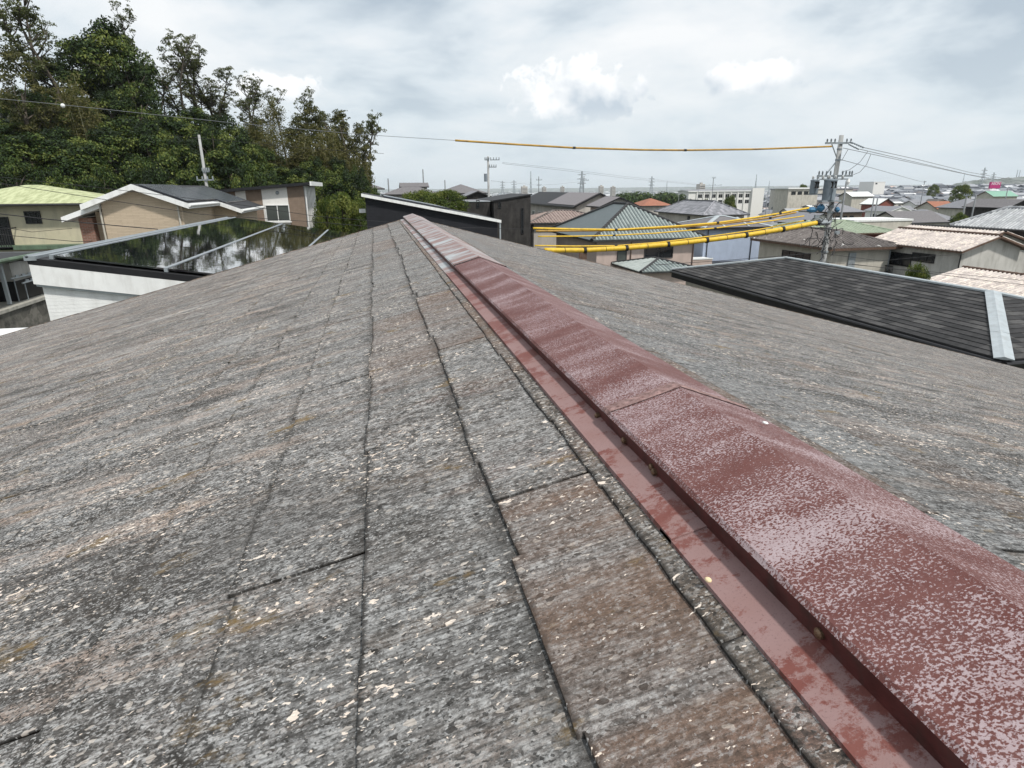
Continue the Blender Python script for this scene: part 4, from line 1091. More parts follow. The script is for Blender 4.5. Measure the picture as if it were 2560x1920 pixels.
root, org, r, wl, ro = house('green_tiled_house', 'house with a blue green ribbed tile roof right behind the yellow cable sleeves', 'hip', 17.59, 28.2, 50.0, 64.0, -4.28, 0.52, 'tile_green', 'pink_wall', 'dark_trim', ov=0.75, th=0.16,
                             ribs=0.33, rib_r=0.085, ridge='dark_trim', ridge_r=0.15, seed=3, rfaces=(0,))
window(root, org, wl, *wpx(wl, 'S', 1543, 627, 1565, 666), 'dark_trim', 'glass_curtain', 0)
window(root, org, wl, *wpx(wl, 'S', 1611, 618, 1681, 644), 'dark_trim', 'glass', 1)
p = MB(); f_, c, z, a, b2 = wpx(wl, 'S', 1448, 618, 1466, 648); p.box(c - a / 2, c + a / 2, wl[2] - 0.09, wl[2] - 0.002, z - b2 / 2, z + b2 / 2); p.build('shutter_box', M['brown_trim'], root, org)
for xx in (at(1576, 640, y=wl[2]).x, wl[1] - 0.1):
    p = MB(); p.tube([(xx, wl[2] - 0.06, -4.6), (xx, wl[2] - 0.06, -9)], 0.05, 7); p.build('downpipe', M['brown_trim'], root, org)
pa = at(1667, 644, y=47.3); pl_ = at(1590, 674, y=45.5); pr_ = at(1745, 672, y=45.5)
ph = Roof('hip', pl_.x, pr_.x, 44.6, wl[2] - 0.002, pl_.z - 0.1, (pa.z - pl_.z) / ((pr_.x - pl_.x) / 2))
roof_mesh(ph, 0.12, 0.3, 0.08, 9).build('porch_roof', [M['tile_green'], M['dark_trim']], root, org)
wm, _ = wall_mesh(ph, 0.5, 0.12, gz(22, 48) - 0.3, (pl_.x + .5, pr_.x - .5, 45.1, wl[2])); wm.build('porch_wall', M['pink_wall'], root, org)
mb = MB()
for a, b2 in ph.hips + ph.ridges:
    A, B = Vector(ph.P(a, 0.03)), Vector(ph.P(b2, 0.03))
    if (A - B).length > 0.1: mb.tube([A, B], 0.12, 8)
mb.build('porch_ridge', M['dark_trim'], root, org)

root, org, r, wl, ro = house('brown_tiled_house', 'white walled house with a brown tiled hipped roof, left of the green tiled roof', 'hip', 15.95, 26.0, 66.0, 73.8, -3.66, 0.28, 'tile_brown', 'pale_wall', 'dark_trim', ov=0.6, th=0.13,
                             ribs=0.34, rib_r=0.07, ridge='tile_dark', ridge_r=0.12, seed=4)
window(root, org, wl, *wpx(wl, 'S', 1315, 570, 1324, 595), 'dark_trim', 'glass', 0)
p = MB(); xx = at(1333, 590, y=wl[2] - .06).x; p.tube([(xx, wl[2] - 0.06, -3.9), (xx, wl[2] - 0.06, -8.5)], 0.06, 6); p.tube([(wl[0] - 0.05, wl[2] - 0.05, -3.9), (wl[0] - 0.05, wl[2] - 0.05, -8.5)], 0.06, 6); p.build('downpipe', M['dark_trim'], root, org)

root, org, r, wl, ro = house('black_timber_house', 'dark timber clad house with a mono-pitch roof beside the far utility pole', 'shed+x', 11.4, 15.4, 62.0, 72.0, -1.2, 0.145, 'slate_black', 'dark_timber', 'black_trim', ov=0.12, th=0.12)
for pxs in ((1302, 520, 1309, 585),): window(root, org, wl, *wpx(wl, 'S', *pxs), 'black_trim', 'glass', 0)
window(root, org, wl, *wpx(wl, 'S', 1245, 504, 1253, 521), 'black_trim', 'glass', 0)
root, org, r, wl, ro = house('dark_flat_house', 'dark flat roofed block standing behind the far utility pole', 'flat', 8.9, 11.35, 63.0, 71.0, -1.25, 0.0, 'slate_grey', 'dark_timber', 'grey_metal', ov=0.06, th=0.08)
window(root, org, wl, *wpx(wl, 'S', 1190, 500, 1199, 520), 'black_trim', 'glass', 0)

root, org, r, wl, ro = house('long_dark_roof_house', 'long white gabled house with a black and purple grey roof behind the brown tiles', 'gable_y', 23.86, 30.9, 75.0, 105.0, -2.34, 0.465, 'slate_black', 'pale_wall', 'black_trim', ov=0.5, th=0.18)
p = MB(); v = [(x, y, r.z(x, y) + dz) for dz in (0.02, 0.09) for y in (75.3, 88.0) for x in (24.1, 27.2)]
p.add(v, [(0, 2, 3, 1), (4, 5, 7, 6), (0, 1, 5, 4), (2, 6, 7, 3), (0, 4, 6, 2), (1, 3, 7, 5)]); p.build('solar_panel', M['roof_purple'], ro, org)
for yy in (78.5, 82.5, 93, 97): window(root, org, wl, 'W', yy, -4.1, 1.6, 1.3, 'white', 'glass', 1)
root, org, r, wl, ro = house('twin_gable_house', 'small dark brown gable with white walls in front of the long black roof', 'gable_y', 24.0, 28.8, 66.0, 70.7, -2.06, 0.42, 'roof_purple', 'pale_wall', 'black_trim', ov=0.45, th=0.16)

root, org, r, wl, ro = house('grey_slate_house', 'house with a large pale grey slate hipped roof behind the green tiled roof', 'hip', 47.0, 54.7, 85.0, 102.0, -4.08, 0.49, 'slate_grey', 'pale_wall', 'dark_trim', ov=0.6, th=0.15,
                             courses=0.9, seed=8, ridge='slate_grey', ridge_r=0.10, lumpy=False)
p = MB(); p.box(47.45, 47.598, 90, 90.6, -5.0, -4.45); p.build('vent', M['dark_trim'], root, org)

root, org, r, wl, ro = house('blue_walled_house', 'pale blue walled house with mauve roof and light hip strips behind the yellow sleeves', 'hip', 33.3, 41.5, 60.0, 67.4, -4.16, 0.27, 'slate_mauve', 'blue_wall', 'black_trim', ov=0.5, th=0.22,
                             ridge='grey_metal', ridge_r=0.16, flash=True)
for xx in (35.8, 38.6):
    p = MB(); A, B = Vector((xx, 60.1, r.z(xx, 60.1) + 0.03)), Vector((xx + 0.5, 63.4, r.z(xx, 63.4) + 0.03)); p.obox(A, (0.22, 0, 0), B - A, (0, 0, 0.05)); p.build('roof_strip', M['grey_metal'], ro, org)
p = MB(); p.box(31.3, 33.9, 58.6, 60.48, gz(32, 60) - 0.3, -7.25); p.build('balcony_block', M['pink_wall'], root, org)
p = MB(); p.box(31.25, 33.95, 58.55, 58.63, -7.25, -7.13); p.box(31.25, 33.95, 58.64, 60.48, -7.245, -7.20); p.build('balcony_coping', M['white'], root, org)
p = MB(); p.box(34.3, 39.9, 59.2, 60.48, -7.9, -7.72); p.build('pent_roof', M['black_trim'], root, org)
for xx in (34.2, 39.4):
    p = MB(); p.tube([(xx, 60.42, -4.4), (xx, 60.42, -7.7)], 0.05, 6); p.build('downpipe', M['dark_trim'], root, org)

root, org, r, wl, ro = house('mottled_tile_house', 'house with a dark mottled tile roof and brown eaves directly behind the big utility pole', 'hip', 35.9, 43.0, 44.0, 55.3, -4.93, 0.31, 'tile_dark', 'beige_wall', 'brown_trim', ov=0.65, th=0.20,
                             ribs=0.30, rib_r=0.07, ridge='tile_dark', ridge_r=0.14, seed=6)
window(root, org, wl, *wpx(wl, 'W', 1957, 624, 2024, 660), 'black_trim', 'glass', 3)
p = MB(); f_, c, z, a, b2 = wpx(wl, 'S', 2122, 632, 2133, 668); p.box(c - a / 2, c + a / 2, wl[2] - 0.12, wl[2] - 0.002, z - 2, z + b2 / 2); p.build('duct', M['galv'], root, org)
p = MB(); p.tube([(wl[1] - 0.1, wl[2] - 0.06, -5.1), (wl[1] - 0.1, wl[2] - 0.06, -9)], 0.05, 6); p.build('downpipe', M['galv'], root, org)

root, org, r, wl, ro = house('pink_tiled_house', 'house with a faded pinkish tile roof and pale plaster gable at right', 'gable_y', 42.3, 48.8, 38.0, 47.6, -4.76, 0.325, 'tile_pink', 'pale_grey_wall', 'brown_trim', ov=0.55, th=0.15,
                             ribs=0.31, rib_r=0.06, ridge='brown_trim', ridge_r=0.13, seed=7, tone=0.55)
window(root, org, wl, *wpx(wl, 'W', 2283, 630, 2335, 659), 'black_trim', 'glass', 2)
window(root, org, wl, *wpx(wl, 'W', 2213, 627, 2276, 668), 'black_trim', 'glass', 2)
p = MB(); p.tube([(wl[0] - 0.05, wl[2] - 0.05, -5.0), (wl[0] - 0.05, wl[2] - 0.05, -9.5)], 0.05, 6); p.build('downpipe', M['dark_trim'], root, org)
bal = MB(); A, B = at(2205, 663, x=wl[0] - 0.8), at(2229, 684, x=wl[0] - 0.8)
y0_, y1_ = min(A.y, B.y), max(A.y, B.y)
for i in range(9): bal.box(wl[0] - 0.82, wl[0] - 0.78, y0_ + (y1_ - y0_) * i / 8 - 0.015, y0_ + (y1_ - y0_) * i / 8 + 0.015, A.z - 1.0, A.z)
bal.box(wl[0] - 0.83, wl[0] - 0.77, y0_, y1_, A.z, A.z + 0.05); bal.box(wl[0] - 0.83, wl[0] - 0.002, y0_, y1_, A.z - 1.12, A.z - 1.0)
bal.build('balcony_railing', M['black_trim'], root, org)

house('pink_tiled_house', 'pale mottled pink tile roof showing just behind the nearer pinkish tiled house', 'gable_y', 48.9, 57.3, 44.0, 54.0, -5.15, 0.30, 'tile_pink', 'pale_grey_wall', 'brown_trim', ov=0.5, th=0.15,
      ribs=0.33, rib_r=0.06, ridge='dark_trim', ridge_r=0.13, seed=17, tone=0.8)
house('pale_green_tile_house', 'pale green tiled house with red brown eaves right of the big utility pole', 'hip', 44.5, 59.0, 61.5, 69.5, -5.25, 0.29, 'tile_palegreen', 'red_wall', 'brown_trim', ov=0.5, th=0.15, ribs=0.4, rib_r=0.05, ridge='tile_palegreen', ridge_r=0.13, seed=9)
house('silver_tiled_house', 'house with a silver grey ribbed tile roof and dark timber walls at the right edge', 'hip', 58.9, 65.3, 34.0, 55.0, -4.12, 0.57, 'tile_grey', 'dark_timber', 'dark_trim', ov=0.7, th=0.15,
      ribs=0.34, rib_r=0.08, ridge='tile_grey', ridge_r=0.17, seed=10)
root, org, r, wl, ro = house('low_brown_roof_house', 'low house with brown and white streaked tiles beyond the dark slate roof', 'gable_y', 35.0, 44.0, 28.0, 35.2, -6.62, 0.25, 'tile_pink', 'beige_wall', 'brown_trim', ov=0.5, th=0.15,
                             ribs=0.30, rib_r=0.07, ridge='brown_trim', ridge_r=0.12, seed=11, tone=0.35)
house('low_brown_roof_house', 'low brown tiled lean-to beside the dark shrub, before the pale plaster gable', 'shed+x', 29.5, 34.6, 30.0, 37.0, -7.35, 0.26, 'tile_pink', 'beige_wall', 'brown_trim', ov=0.4, th=0.14, ribs=0.30, rib_r=0.06, seed=12, tone=0.25)
house('greenish_tile_house', 'low roof of greenish grey tiles at the lower right edge beyond the dark slate roof', 'gable_x', 31.5, 40.0, 19.0, 25.6, -7.1, 0.30, 'tile_palegreen', 'beige_wall', 'brown_trim', ov=0.5, th=0.14, ribs=0.30, rib_r=0.07, ridge='tile_palegreen', ridge_r=0.12, seed=13)

# second row behind, fitted one by one
house('white_flat_house', 'long building with a bright white flat roof left of the grey gabled roof', 'flat', 63.5, 73.0, 74.0, 80.0, -4.55, 0.0, 'white', 'beige_wall', 'white', ov=0.1, th=0.25)
def pxhouse(name, label, kind, pxa, pxb, pye, Y, depth, k, *a, **kw):
    """a house whose front eave runs between two photo columns, Y metres out"""
    A, B = at(pxa, pye, y=Y), at(pxb, pye, y=Y)
    return house(name, label, kind, A.x, B.x, Y, Y + depth, (A.z + B.z) / 2, k, *a, **kw)


pxhouse('grey_gable_house', 'house with a plain grey gabled roof right of the bright white flat roof', 'gable_x', 2257, 2375, 556, 92, 8.5, 0.42, 'slate_mauve', 'beige_wall', 'black_trim', ov=0.5, th=0.16)
root, org, r, wl, ro = pxhouse('white_house', 'white two storey house with small dark windows behind the grey gabled roof', 'gable_y', 2226, 2282, 528, 150, 10, 0.34, 'slate_grey', 'white_plaster', 'white', ov=0.4, th=0.15)
for i in range(3): window(root, org, wl, 'S', wl[0] + 1.0 + i * 1.6, r.ze - 1.2, 0.8, 0.9, 'dark_trim', 'glass', 0)
for i in range(2): window(root, org, wl, 'S', wl[0] + 1.6 + i * 2.4, r.ze - 3.7, 1.2, 1.0, 'dark_trim', 'glass', 0)
for i in range(2): window(root, org, wl, 'W', wl[2] + 2.5 + i * 3, r.ze - 1.4, 1.2, 1.0, 'dark_trim', 'glass', 0)
root, org, r, wl, ro = pxhouse('mauve_house', 'bluish grey hipped house with pink brown walls right of the transformers', 'hip', 2088, 2166, 530, 130, 8, 0.45, 'slate_grey', 'brown_wall', 'dark_trim', ov=0.6, th=0.15)
for i in range(3): window(root, org, wl, 'S', wl[0] + 1.0 + i * 1.8, r.ze - 1.3, 1.1, 0.9, 'dark_trim', 'glass', 1)
root, org, r, wl, ro = pxhouse('red_gable_house', 'house with a red brown gable wall and a white side roof among the far roofs', 'gable_y', 2196, 2240, 511, 190, 9, 0.55, 'white', 'red_wall', 'dark_trim', ov=0.5, th=0.2)
window(root, org, wl, 'S', (wl[0] + wl[1]) / 2, r.ze - 1.2, 1.8, 1.1, 'dark_trim', 'glass', 1)
pxhouse('orange_roof_house', 'house with a bright orange roof left of the pale grey slate roof', 'hip', 1606, 1684, 514, 140, 9, 0.40, 'orange_roof', 'pale_wall', 'dark_trim', ov=0.6, th=0.2)
pxhouse('green_roof_house', 'house with a mint green gabled metal roof among the far roofs at the right edge', 'gable_x', 2484, 2548, 491, 230, 9, 0.5, 'green_roof_pale', 'beige_wall', 'brown_trim', ov=0.5, th=0.2)
pxhouse('red_roof_house', 'house with a reddish tiled roof in the middle of the far roofs at right', 'gable_x', 2343, 2398, 522, 150, 8, 0.5, 'orange_roof', 'beige_wall', 'brown_trim', ov=0.5, th=0.2)
root, org, r, wl, ro = pxhouse('white_gable_house', 'house with a bright white gabled roof right of the transformers, beyond the mauve one', 'gable_x', 2130, 2188, 491, 210, 8, 0.42, 'white', 'beige_wall', 'dark_trim', ov=0.5, th=0.2)
pxhouse('broad_hip_house', 'pale house with a broad grey hipped roof left of the silver tiled roof', 'hip', 2416, 2494, 520, 120, 8.5, 0.5, 'slate_grey', 'beige_wall', 'dark_trim', ov=0.6, th=0.16)
pxhouse('dark_eaves_house', 'dark grey gabled roof just above the silver tiled roof at the right edge', 'gable_y', 2520, 2600, 519, 90, 9, 0.4, 'slate_mauve', 'dark_timber', 'black_trim', ov=0.5, th=0.16)

# houses on the rise beyond the black house
h1 = at(1029, 487, y=100)
house('irimoya_house', 'grey tiled house with a raised gabled roof standing against the sky by two thin poles', 'hip', h1.x - 4.2, h1.x + 4.4, 100, 108, -0.85, 0.36, 'slate_mauve', 'pale_grey_wall', 'dark_trim', ov=0.7, th=0.16)
house('gabled_house', 'grey gabled roof rising above the lower eaves of the house between the two thin poles', 'gable_x', h1.x - 1.6, h1.x + 3.0, 103, 106.4, 0.25, 0.36, 'slate_mauve', 'pale_grey_wall', 'dark_trim', ov=0.3, th=0.16)
h2 = at(1160, 483, y=98)
house('pyramid_roof_house', 'house with a broad grey pyramid roof behind the round green bush', 'hip', h2.x - 3.6, h2.x + 3.7, 98, 106, -0.75, 0.36, 'slate_mauve', 'pale_wall', 'dark_trim', ov=0.7, th=0.16)
h3 = at(1195, 487, y=90)
house('small_gable_house', 'small gabled house with a dark front just left of the far utility pole', 'gable_y', h3.x - 2.2, h3.x + 2.2, 90, 96, -1.25, 0.38, 'slate_grey', 'dark_timber', 'dark_trim', ov=0.4, th=0.16)
h4 = at(945, 470, y=92)
house('eaves_house', 'house whose grey eave tip sticks out behind the right end of the wood', 'hip', h4.x - 8.0, h4.x + 0.9, 90, 98, 0.02, 0.34, 'slate_mauve', 'pale_wall', 'dark_trim', ov=1.0, th=0.16)

# white school and neighbours
sxa, sxb = at(1717, 505, y=300).x, at(1908, 470, y=300).x
zt_, zb_ = at(1800, 474, y=300).z, gz(170, 300) - 0.3
root, org, r, wl, ro = house('school_building', 'long white school building with a row of dark square windows on the skyline', 'gable_x', sxa, sxb, 299.3, 312.0, zt_ - 0.5, 0.10, 'slate_grey', 'white_plaster', 'white', ov=0.6, th=0.5, cat='school', zg=zb_ - 2)
n = 8; wdt = (sxb - sxa) * 0.72 / n
for i in range(n):
    for zz in (zt_ - 3.1, zt_ - 6.0): window(root, org, wl, 'S', sxa + (sxb - sxa) * 0.12 + wdt * (i + 0.5), zz, wdt * 0.62, 1.9, 'white', 'glass', 1)
for i in range(n + 1):
    xx = sxa + (sxb - sxa) * 0.12 + wdt * i; p = MB(); p.box(xx - 0.3, xx + 0.3, wl[2] - 0.5, wl[2] - 0.003, zb_, zt_ - 1.3); p.build('pilaster', M['white_plaster'], root, org)
p = MB(); p.box(sxb - (sxb - sxa) * 0.16, sxb, 298.6, 299.85, zb_, zt_ + 0.6); p.build('stair_tower', M['white_plaster'], root, org)
xa, xb = at(1970, 480, y=260).x, at(2052, 480, y=260).x; za = at(2000, 469, y=260).z
root, org, r, wl, ro = house('hall_building', 'long cream building with an overhanging flat roof left of the transformers', 'flat', xa, xb, 260, 272, za, 0, 'slate_grey', 'beige_wall', 'white', ov=0.8, th=0.6, cat='building')
for i in range(4): window(root, org, wl, 'S', xa + 2.5 + i * (xb - xa - 4) / 4 + 1, za - 2.4, 2.3, 1.5, 'dark_trim', 'glass', 1)
xa, xb = at(2183, 470, y=330).x, at(2212, 470, y=330).x
root, org, r, wl, ro = house('white_block', 'white cube shaped building rising above the far roofs right of the big utility pole', 'flat', xa, xb, 330, 342, at(2195, 454, y=330).z, 0, 'white', 'white_plaster', 'white', ov=0.1, th=0.3, cat='building')
window(root, org, wl, 'S', xa + 1.8, wl and at(2195, 459, y=330).z, 1.3, 0.8, 'dark_trim', 'glass', 0)
xa, xb = at(2097, 475, y=300).x, at(2300, 475, y=300).x
house('long_hall', 'very long low flat roofed hall on the skyline behind the white cube building', 'flat', xa, xb, 350, 362, at(2150, 470, y=350).z, 0, 'slate_grey', 'beige_wall', 'slate_grey', ov=0.5, th=0.5, cat='building')

# magenta shop sign on a post tower
sg = at(2487, 471, y=430); wS = at(2500, 471, y=430).x - at(2474, 471, y=430).x; hS = at(2487, 455, y=430).z - sg.z
t = thing('shop_sign', 'magenta shop sign with white lettering standing above the roofs at right', 'sign', (sg.x, sg.y, gz(sg.x, sg.y)))
p = MB(); p.box(sg.x - wS / 2, sg.x + wS / 2, sg.y, sg.y + 1.2, sg.z, sg.z + hS); p.build('panel', M['magenta'], t, t.location)
for s_ in (-0.25, 0.25):
    p = MB(); p.tube([(sg.x + wS * s_, sg.y + 0.6, gz(sg.x, sg.y)), (sg.x + wS * s_, sg.y + 0.6, sg.z)], 0.3, 8); p.build('post', M['galv'], t, t.location)
fc = bpy.data.curves.new('lettering', 'FONT'); fc.body = 'AEON'; fc.size = wS * 0.30; fc.align_x = 'CENTER'; fc.extrude = 0.03
fo = bpy.data.objects.new('lettering_tmp', fc); COL.objects.link(fo)
dg = bpy.context.evaluated_depsgraph_get(); me = bpy.data.meshes.new_from_object(fo.evaluated_get(dg)); bpy.data.objects.remove(fo)
me.materials.clear(); me.materials.append(M['white'])
lt = bpy.data.objects.new('lettering', me); COL.objects.link(lt); lt.parent = t; lt.rotation_euler = (rad(90), 0, 0)
lt.location = Vector((sg.x, sg.y - 0.06, sg.z + hS * 0.55)) - t.location

# ------------------------------------------------------------------ utility poles and wires
def zat(px, py, x, y):
    """height on the vertical line (x, y) seen at photo row py"""
    lo, hi = -60.0, 60.0
    for _ in range(50):
        m_ = (lo + hi) / 2
        if proj((x, y, m_))[1] > py: lo = m_
        else: hi = m_
    return (lo + hi) / 2


PX, PY = at(2104, 338, d=30).x, at(2104, 338, d=30).y
zz = lambda py: zat(0, py, PX, PY)
pole = thing('utility_pole', 'big grey concrete utility pole with two transformers carrying the yellow sleeved cables', 'utility pole', (PX, PY, gz(PX, PY))); po = pole.location
p = MB(); p.tube([(PX, PY, gz(PX, PY)), (PX, PY, zz(338))], [0.19, 0.105], 14); p.build('shaft', M['concrete_pole'], pole, po, True)
p = MB()
for py in (373, 400, 516, 530, 553, 571, 629): z_ = zz(py); p.tube([(PX, PY, z_ - 0.04), (PX, PY, z_ + 0.04)], 0.185 - 0.07 * (z_ - zz(629)) / (zz(338) - zz(629)), 12)
p.build('clamp_band', M['galv'], pole, po)
DX = Vector((CAM[0][0], CAM[1][0], 0)).normalized(); DY = Vector((-DX.y, DX.x, 0))     # across / along the view at the pole
AZ = Vector((0.93, -0.36, 0)); BZ = Vector((0.36, 0.93, 0))


def arm(z_, a, b2, name='crossarm', mat='galv', th=0.045, fwd=0.16):
    p = MB(); o = Vector((PX, PY, z_)) - DY * fwd
    p.obox(o + DX * a - Vector((0, 0, th)), DX * (b2 - a), DY * 0.08, (0, 0, 2 * th)); p.build(name, M[mat], pole, po)
    return o


def insulator(c, h=0.22, r_=0.055, mat='porcelain', par=None):
    p = MB(); c = Vector(c)
    pts = [c + Vector((0, 0, h * t)) for t in (0, 0.25, 0.3, 0.5, 0.55, 0.78, 0.82, 1)]
    p.tube(pts, [r_ * 0.5, r_ * 0.5, r_, r_ * 0.55, r_ * 0.95, r_ * 0.5, r_ * 0.8, r_ * 0.35], 8); return p.build('insulator', M[mat], par or pole, po, True)


s30 = 30 / F_PX
zA = zz(358)
o = arm(zA, -0.80, 0.55)
for a in (-0.74, -0.55, -0.36, 0.22, 0.42): insulator(o + DX * a + Vector((0, 0, 0.045)), 0.16, 0.05, 'galv')
p = MB(); q = Vector((PX, PY, 0))
p.tube([o + DX * -0.5 - Vector((0, 0, 0.04)), Vector((PX, PY, zz(392))) - DX * 0.1], 0.025, 6)
p.tube([Vector((PX, PY, zz(406))) - DX * 0.1, Vector((PX, PY, zz(438))) - DX * 0.52], 0.03, 6); p.build('brace', M['galv'], pole, po)
# strain insulators leading right
for k_, (xa, ya, xb, yb) in enumerate(((2125, 354, 2160, 369), (2122, 360, 2148, 373))):
    A, B = at(xa, ya, d=29.8), at(xb, yb, d=29.3); p = MB()
    n = 7; p.tube([A.lerp(B, i / (2 * n)) for i in range(2 * n + 1)], [0.055 if i % 2 else 0.025 for i in range(2 * n + 1)], 8); p.build('strain_insulator', M['galv'], pole, po)
zB = zz(440)
o2 = arm(zB, -0.98, 0.78, th=0.05)
for a in (-0.92, -0.75, -0.55, -0.35, 0.25, 0.42, 0.6, 0.72): insulator(o2 + DX * a + Vector((0, 0, 0.05)), 0.2, 0.05, 'galv')
o3 = arm(zz(448), -0.95, 0.45, th=0.03, fwd=0.42)
for a in (-0.82, -0.5, -0.2, 0.15): insulator(o3 + DX * a, 0.17, 0.075)


def transformer(cx, py0, py1, r_, fw):
    z1, z0 = zz(py0), zz(py1); c = Vector((PX, PY, 0)) + DX * cx - DY * fw
    p = MB(); pts = [(c.x, c.y, z0), (c.x, c.y, z0 + 0.03), (c.x, c.y, z1 - 0.05), (c.x, c.y, z1 - 0.05), (c.x, c.y, z1), (c.x, c.y, z1 + 0.04)]
    p.tube(pts, [r_ * 0.93, r_, r_, r_ * 1.07, r_ * 1.07, r_ * 0.6], 20); tr = p.build('transformer', M['transformer'], pole, po)
    for k_, a in enumerate((-0.10, 0.06)):
        b_ = MB(); e = c + DX * a * r_ / 0.28 - DY * (r_ + 0.02)
        b_.tube([Vector((e.x, e.y, z1 - 0.10)), Vector((e.x, e.y, z1 - 0.10)) - DY * 0.10, Vector((e.x, e.y, z1 - 0.38)) - DY * 0.12], [0.035, 0.055, 0.06], 8); b_.build('bushing', M['black_rubber'], tr, po)
    for a in (-0.55, 0.6):
        e = c + DX * a * r_; insulator((e.x, e.y, z1 + 0.02), 0.18, 0.07, 'porcelain', tr)
    f = MB(); e = c - DY * (r_ + 0.005); f.obox(Vector((e.x, e.y, z0 + 0.05)) - DX * 0.015, DX * 0.03, -DY * 0.05, (0, 0, (z1 - z0) * 0.55)); f.build('lifting_rib', M['transformer'], tr, po)
    return tr


transformer(-0.35, 450, 502, 0.30, 0.30)
transformer(-1.02, 450, 484, 0.20, 0.05)
p = MB(); p.obox(Vector((PX, PY, zz(504))) - DX * 0.75 - DY * 0.55, DX * 0.95, DY * 0.5, (0, 0, 0.07)); p.obox(Vector((PX, PY, zz(487))) - DX * 1.2 - DY * 0.2, DX * 1.1, DY * 0.3, (0, 0, 0.06)); p.build('platform', M['galv'], pole, po)
# lamp-like cut-out boxes, blue covers and the tangle at the sleeves' end
p = MB(); c = Vector((PX, PY, zz(455))) + DX * 0.55 - DY * 0.2; p.tube([c + Vector((0, 0, 0.16)), c, c - Vector((0, 0, 0.14))], [0.05, 0.11, 0.07], 8); p.build('cutout_fuse', M['porcelain'], pole, po)
for (a, py, w_, h_) in ((-1.05, 524, 0.5, 0.30), (-0.62, 519, 0.34, 0.42), (0.22, 524, 0.24, 0.30)):
    p = MB(); c = Vector((PX, PY, zz(py))) + DX * a - DY * 0.22
    p.tube([c - DX * w_ / 2, c - DX * w_ * 0.2, c + DX * w_ * 0.2, c + DX * w_ / 2], [h_ * 0.22, h_ * 0.42, h_ * 0.45, h_ * 0.2], 8); p.build('wire_cover', M['blue_cover'], pole, po)
rr = R_(77)
p = MB()
for i in range(30):
    c = Vector((PX, PY, zz(rr.uniform(500, 600)))) + DX * rr.uniform(-1.1, 0.25) - DY * rr.uniform(0.15, 0.3)
    pts = [c]; d = Vector((rr.uniform(-1, 1), 0, rr.uniform(-1, 0.6)))
    for k_ in range(5):
        d = (d + Vector((rr.uniform(-.8, .8), rr.uniform(-.3, .3), rr.uniform(-.8, .8)))).normalized(); pts.append(pts[-1] + d * 0.16)
    p.tube(pts, 0.017, 5)
for i in range(16):
    c = Vector((PX, PY, zz(rr.uniform(565, 625)))) + DX * rr.uniform(-0.2, 0.75) - DY * 0.2
    pts = [c]; d = Vector((rr.uniform(-1, 1), 0, -1))
    for k_ in range(5):
        d = (d + Vector((rr.uniform(-1, 1), rr.uniform(-.3, .3), rr.uniform(-1, .7)))).normalized(); pts.append(pts[-1] + d * 0.15)
    p.tube(pts, 0.018, 5)
p.build('jumper_cable', M['wire'], pole, po)
p = MB()
for (a, py) in ((-0.85, 545), (-0.6, 555), (0.3, 585)): c = Vector((PX, PY, zz(py))) + DX * a - DY * 0.24; p.obox(c, DX * 0.22, DY * 0.14, (0, 0, 0.16))
p.build('junction_box', M['galv'], pole, po)
p = MB(); p.tube([Vector((PX, PY, zz(556))) + DX * -0.55 - DY * 0.2, Vector((PX, PY, zz(556))) - DX * 0.05 - DY * 0.15], [0.16, 0.12], 10); p.build('splice_closure', M['galv'], pole, po)


def sag(pts3, n=14, dip=0.0):
    """polyline through given points with a little sag in every span"""
    out = []
    for A, B in zip(pts3[:-1], pts3[1:]):
        for i in range(n):
            t = i / n; q = A.lerp(B, t); q.z -= dip * 4 * t * (1 - t); out.append(q)
    out.append(pts3[-1]); return out


def wire(name, label, pts, r_=0.012, mat='wire', dip=0.0, cat='wire', group=None):
    q = sag([Vector(p) for p in pts], 14, dip); root = q[0].copy()
    p = MB(); p.tube(q, r_, 6); ob = p.build(name, M[mat], None, root, True); ob.location = root
    return tag(ob, label, cat, group)


def picks(lst): return [at(x, y, d=d) for x, y, d in lst]


def sleeve(name, label, lst, r_, mat, bands=(), caps=True, rings=()):
    pts = picks(lst); q = sag(pts, 10, 0.0); root = q[0].copy()
    t = thing(name, label, 'cable sleeve', root, 'yellow sleeves on the cables')
    p = MB(); p.tube(q, r_, 10); p.build('tube', M[mat], t, root, True)
    for px, py, d in bands:
        c = at(px, py, d=d); dr_ = (pts[-1] - pts[0]).normalized()
        p = MB(); p.tube([c - dr_ * 0.07, c - dr_ * 0.06, c + dr_ * 0.06, c + dr_ * 0.07], [r_ * 0.9, r_ * 1.28, r_ * 1.28, r_ * 0.9], 10); p.build('band', M['black_rubber'], t, root)
    for px, py, d in rings:
        c = at(px, py, d=d); dr_ = (pts[-1] - pts[0]).normalized()
        p = MB(); p.tube([c - dr_ * 0.012, c + dr_ * 0.012], r_ * 1.05, 10); p.build('seam_ring', M['black_rubber'], t, root)
    return t


def dd(x, a=26.5, b2=29.4): return a + (b2 - a) * (x - 1360) / (2045 - 1360)


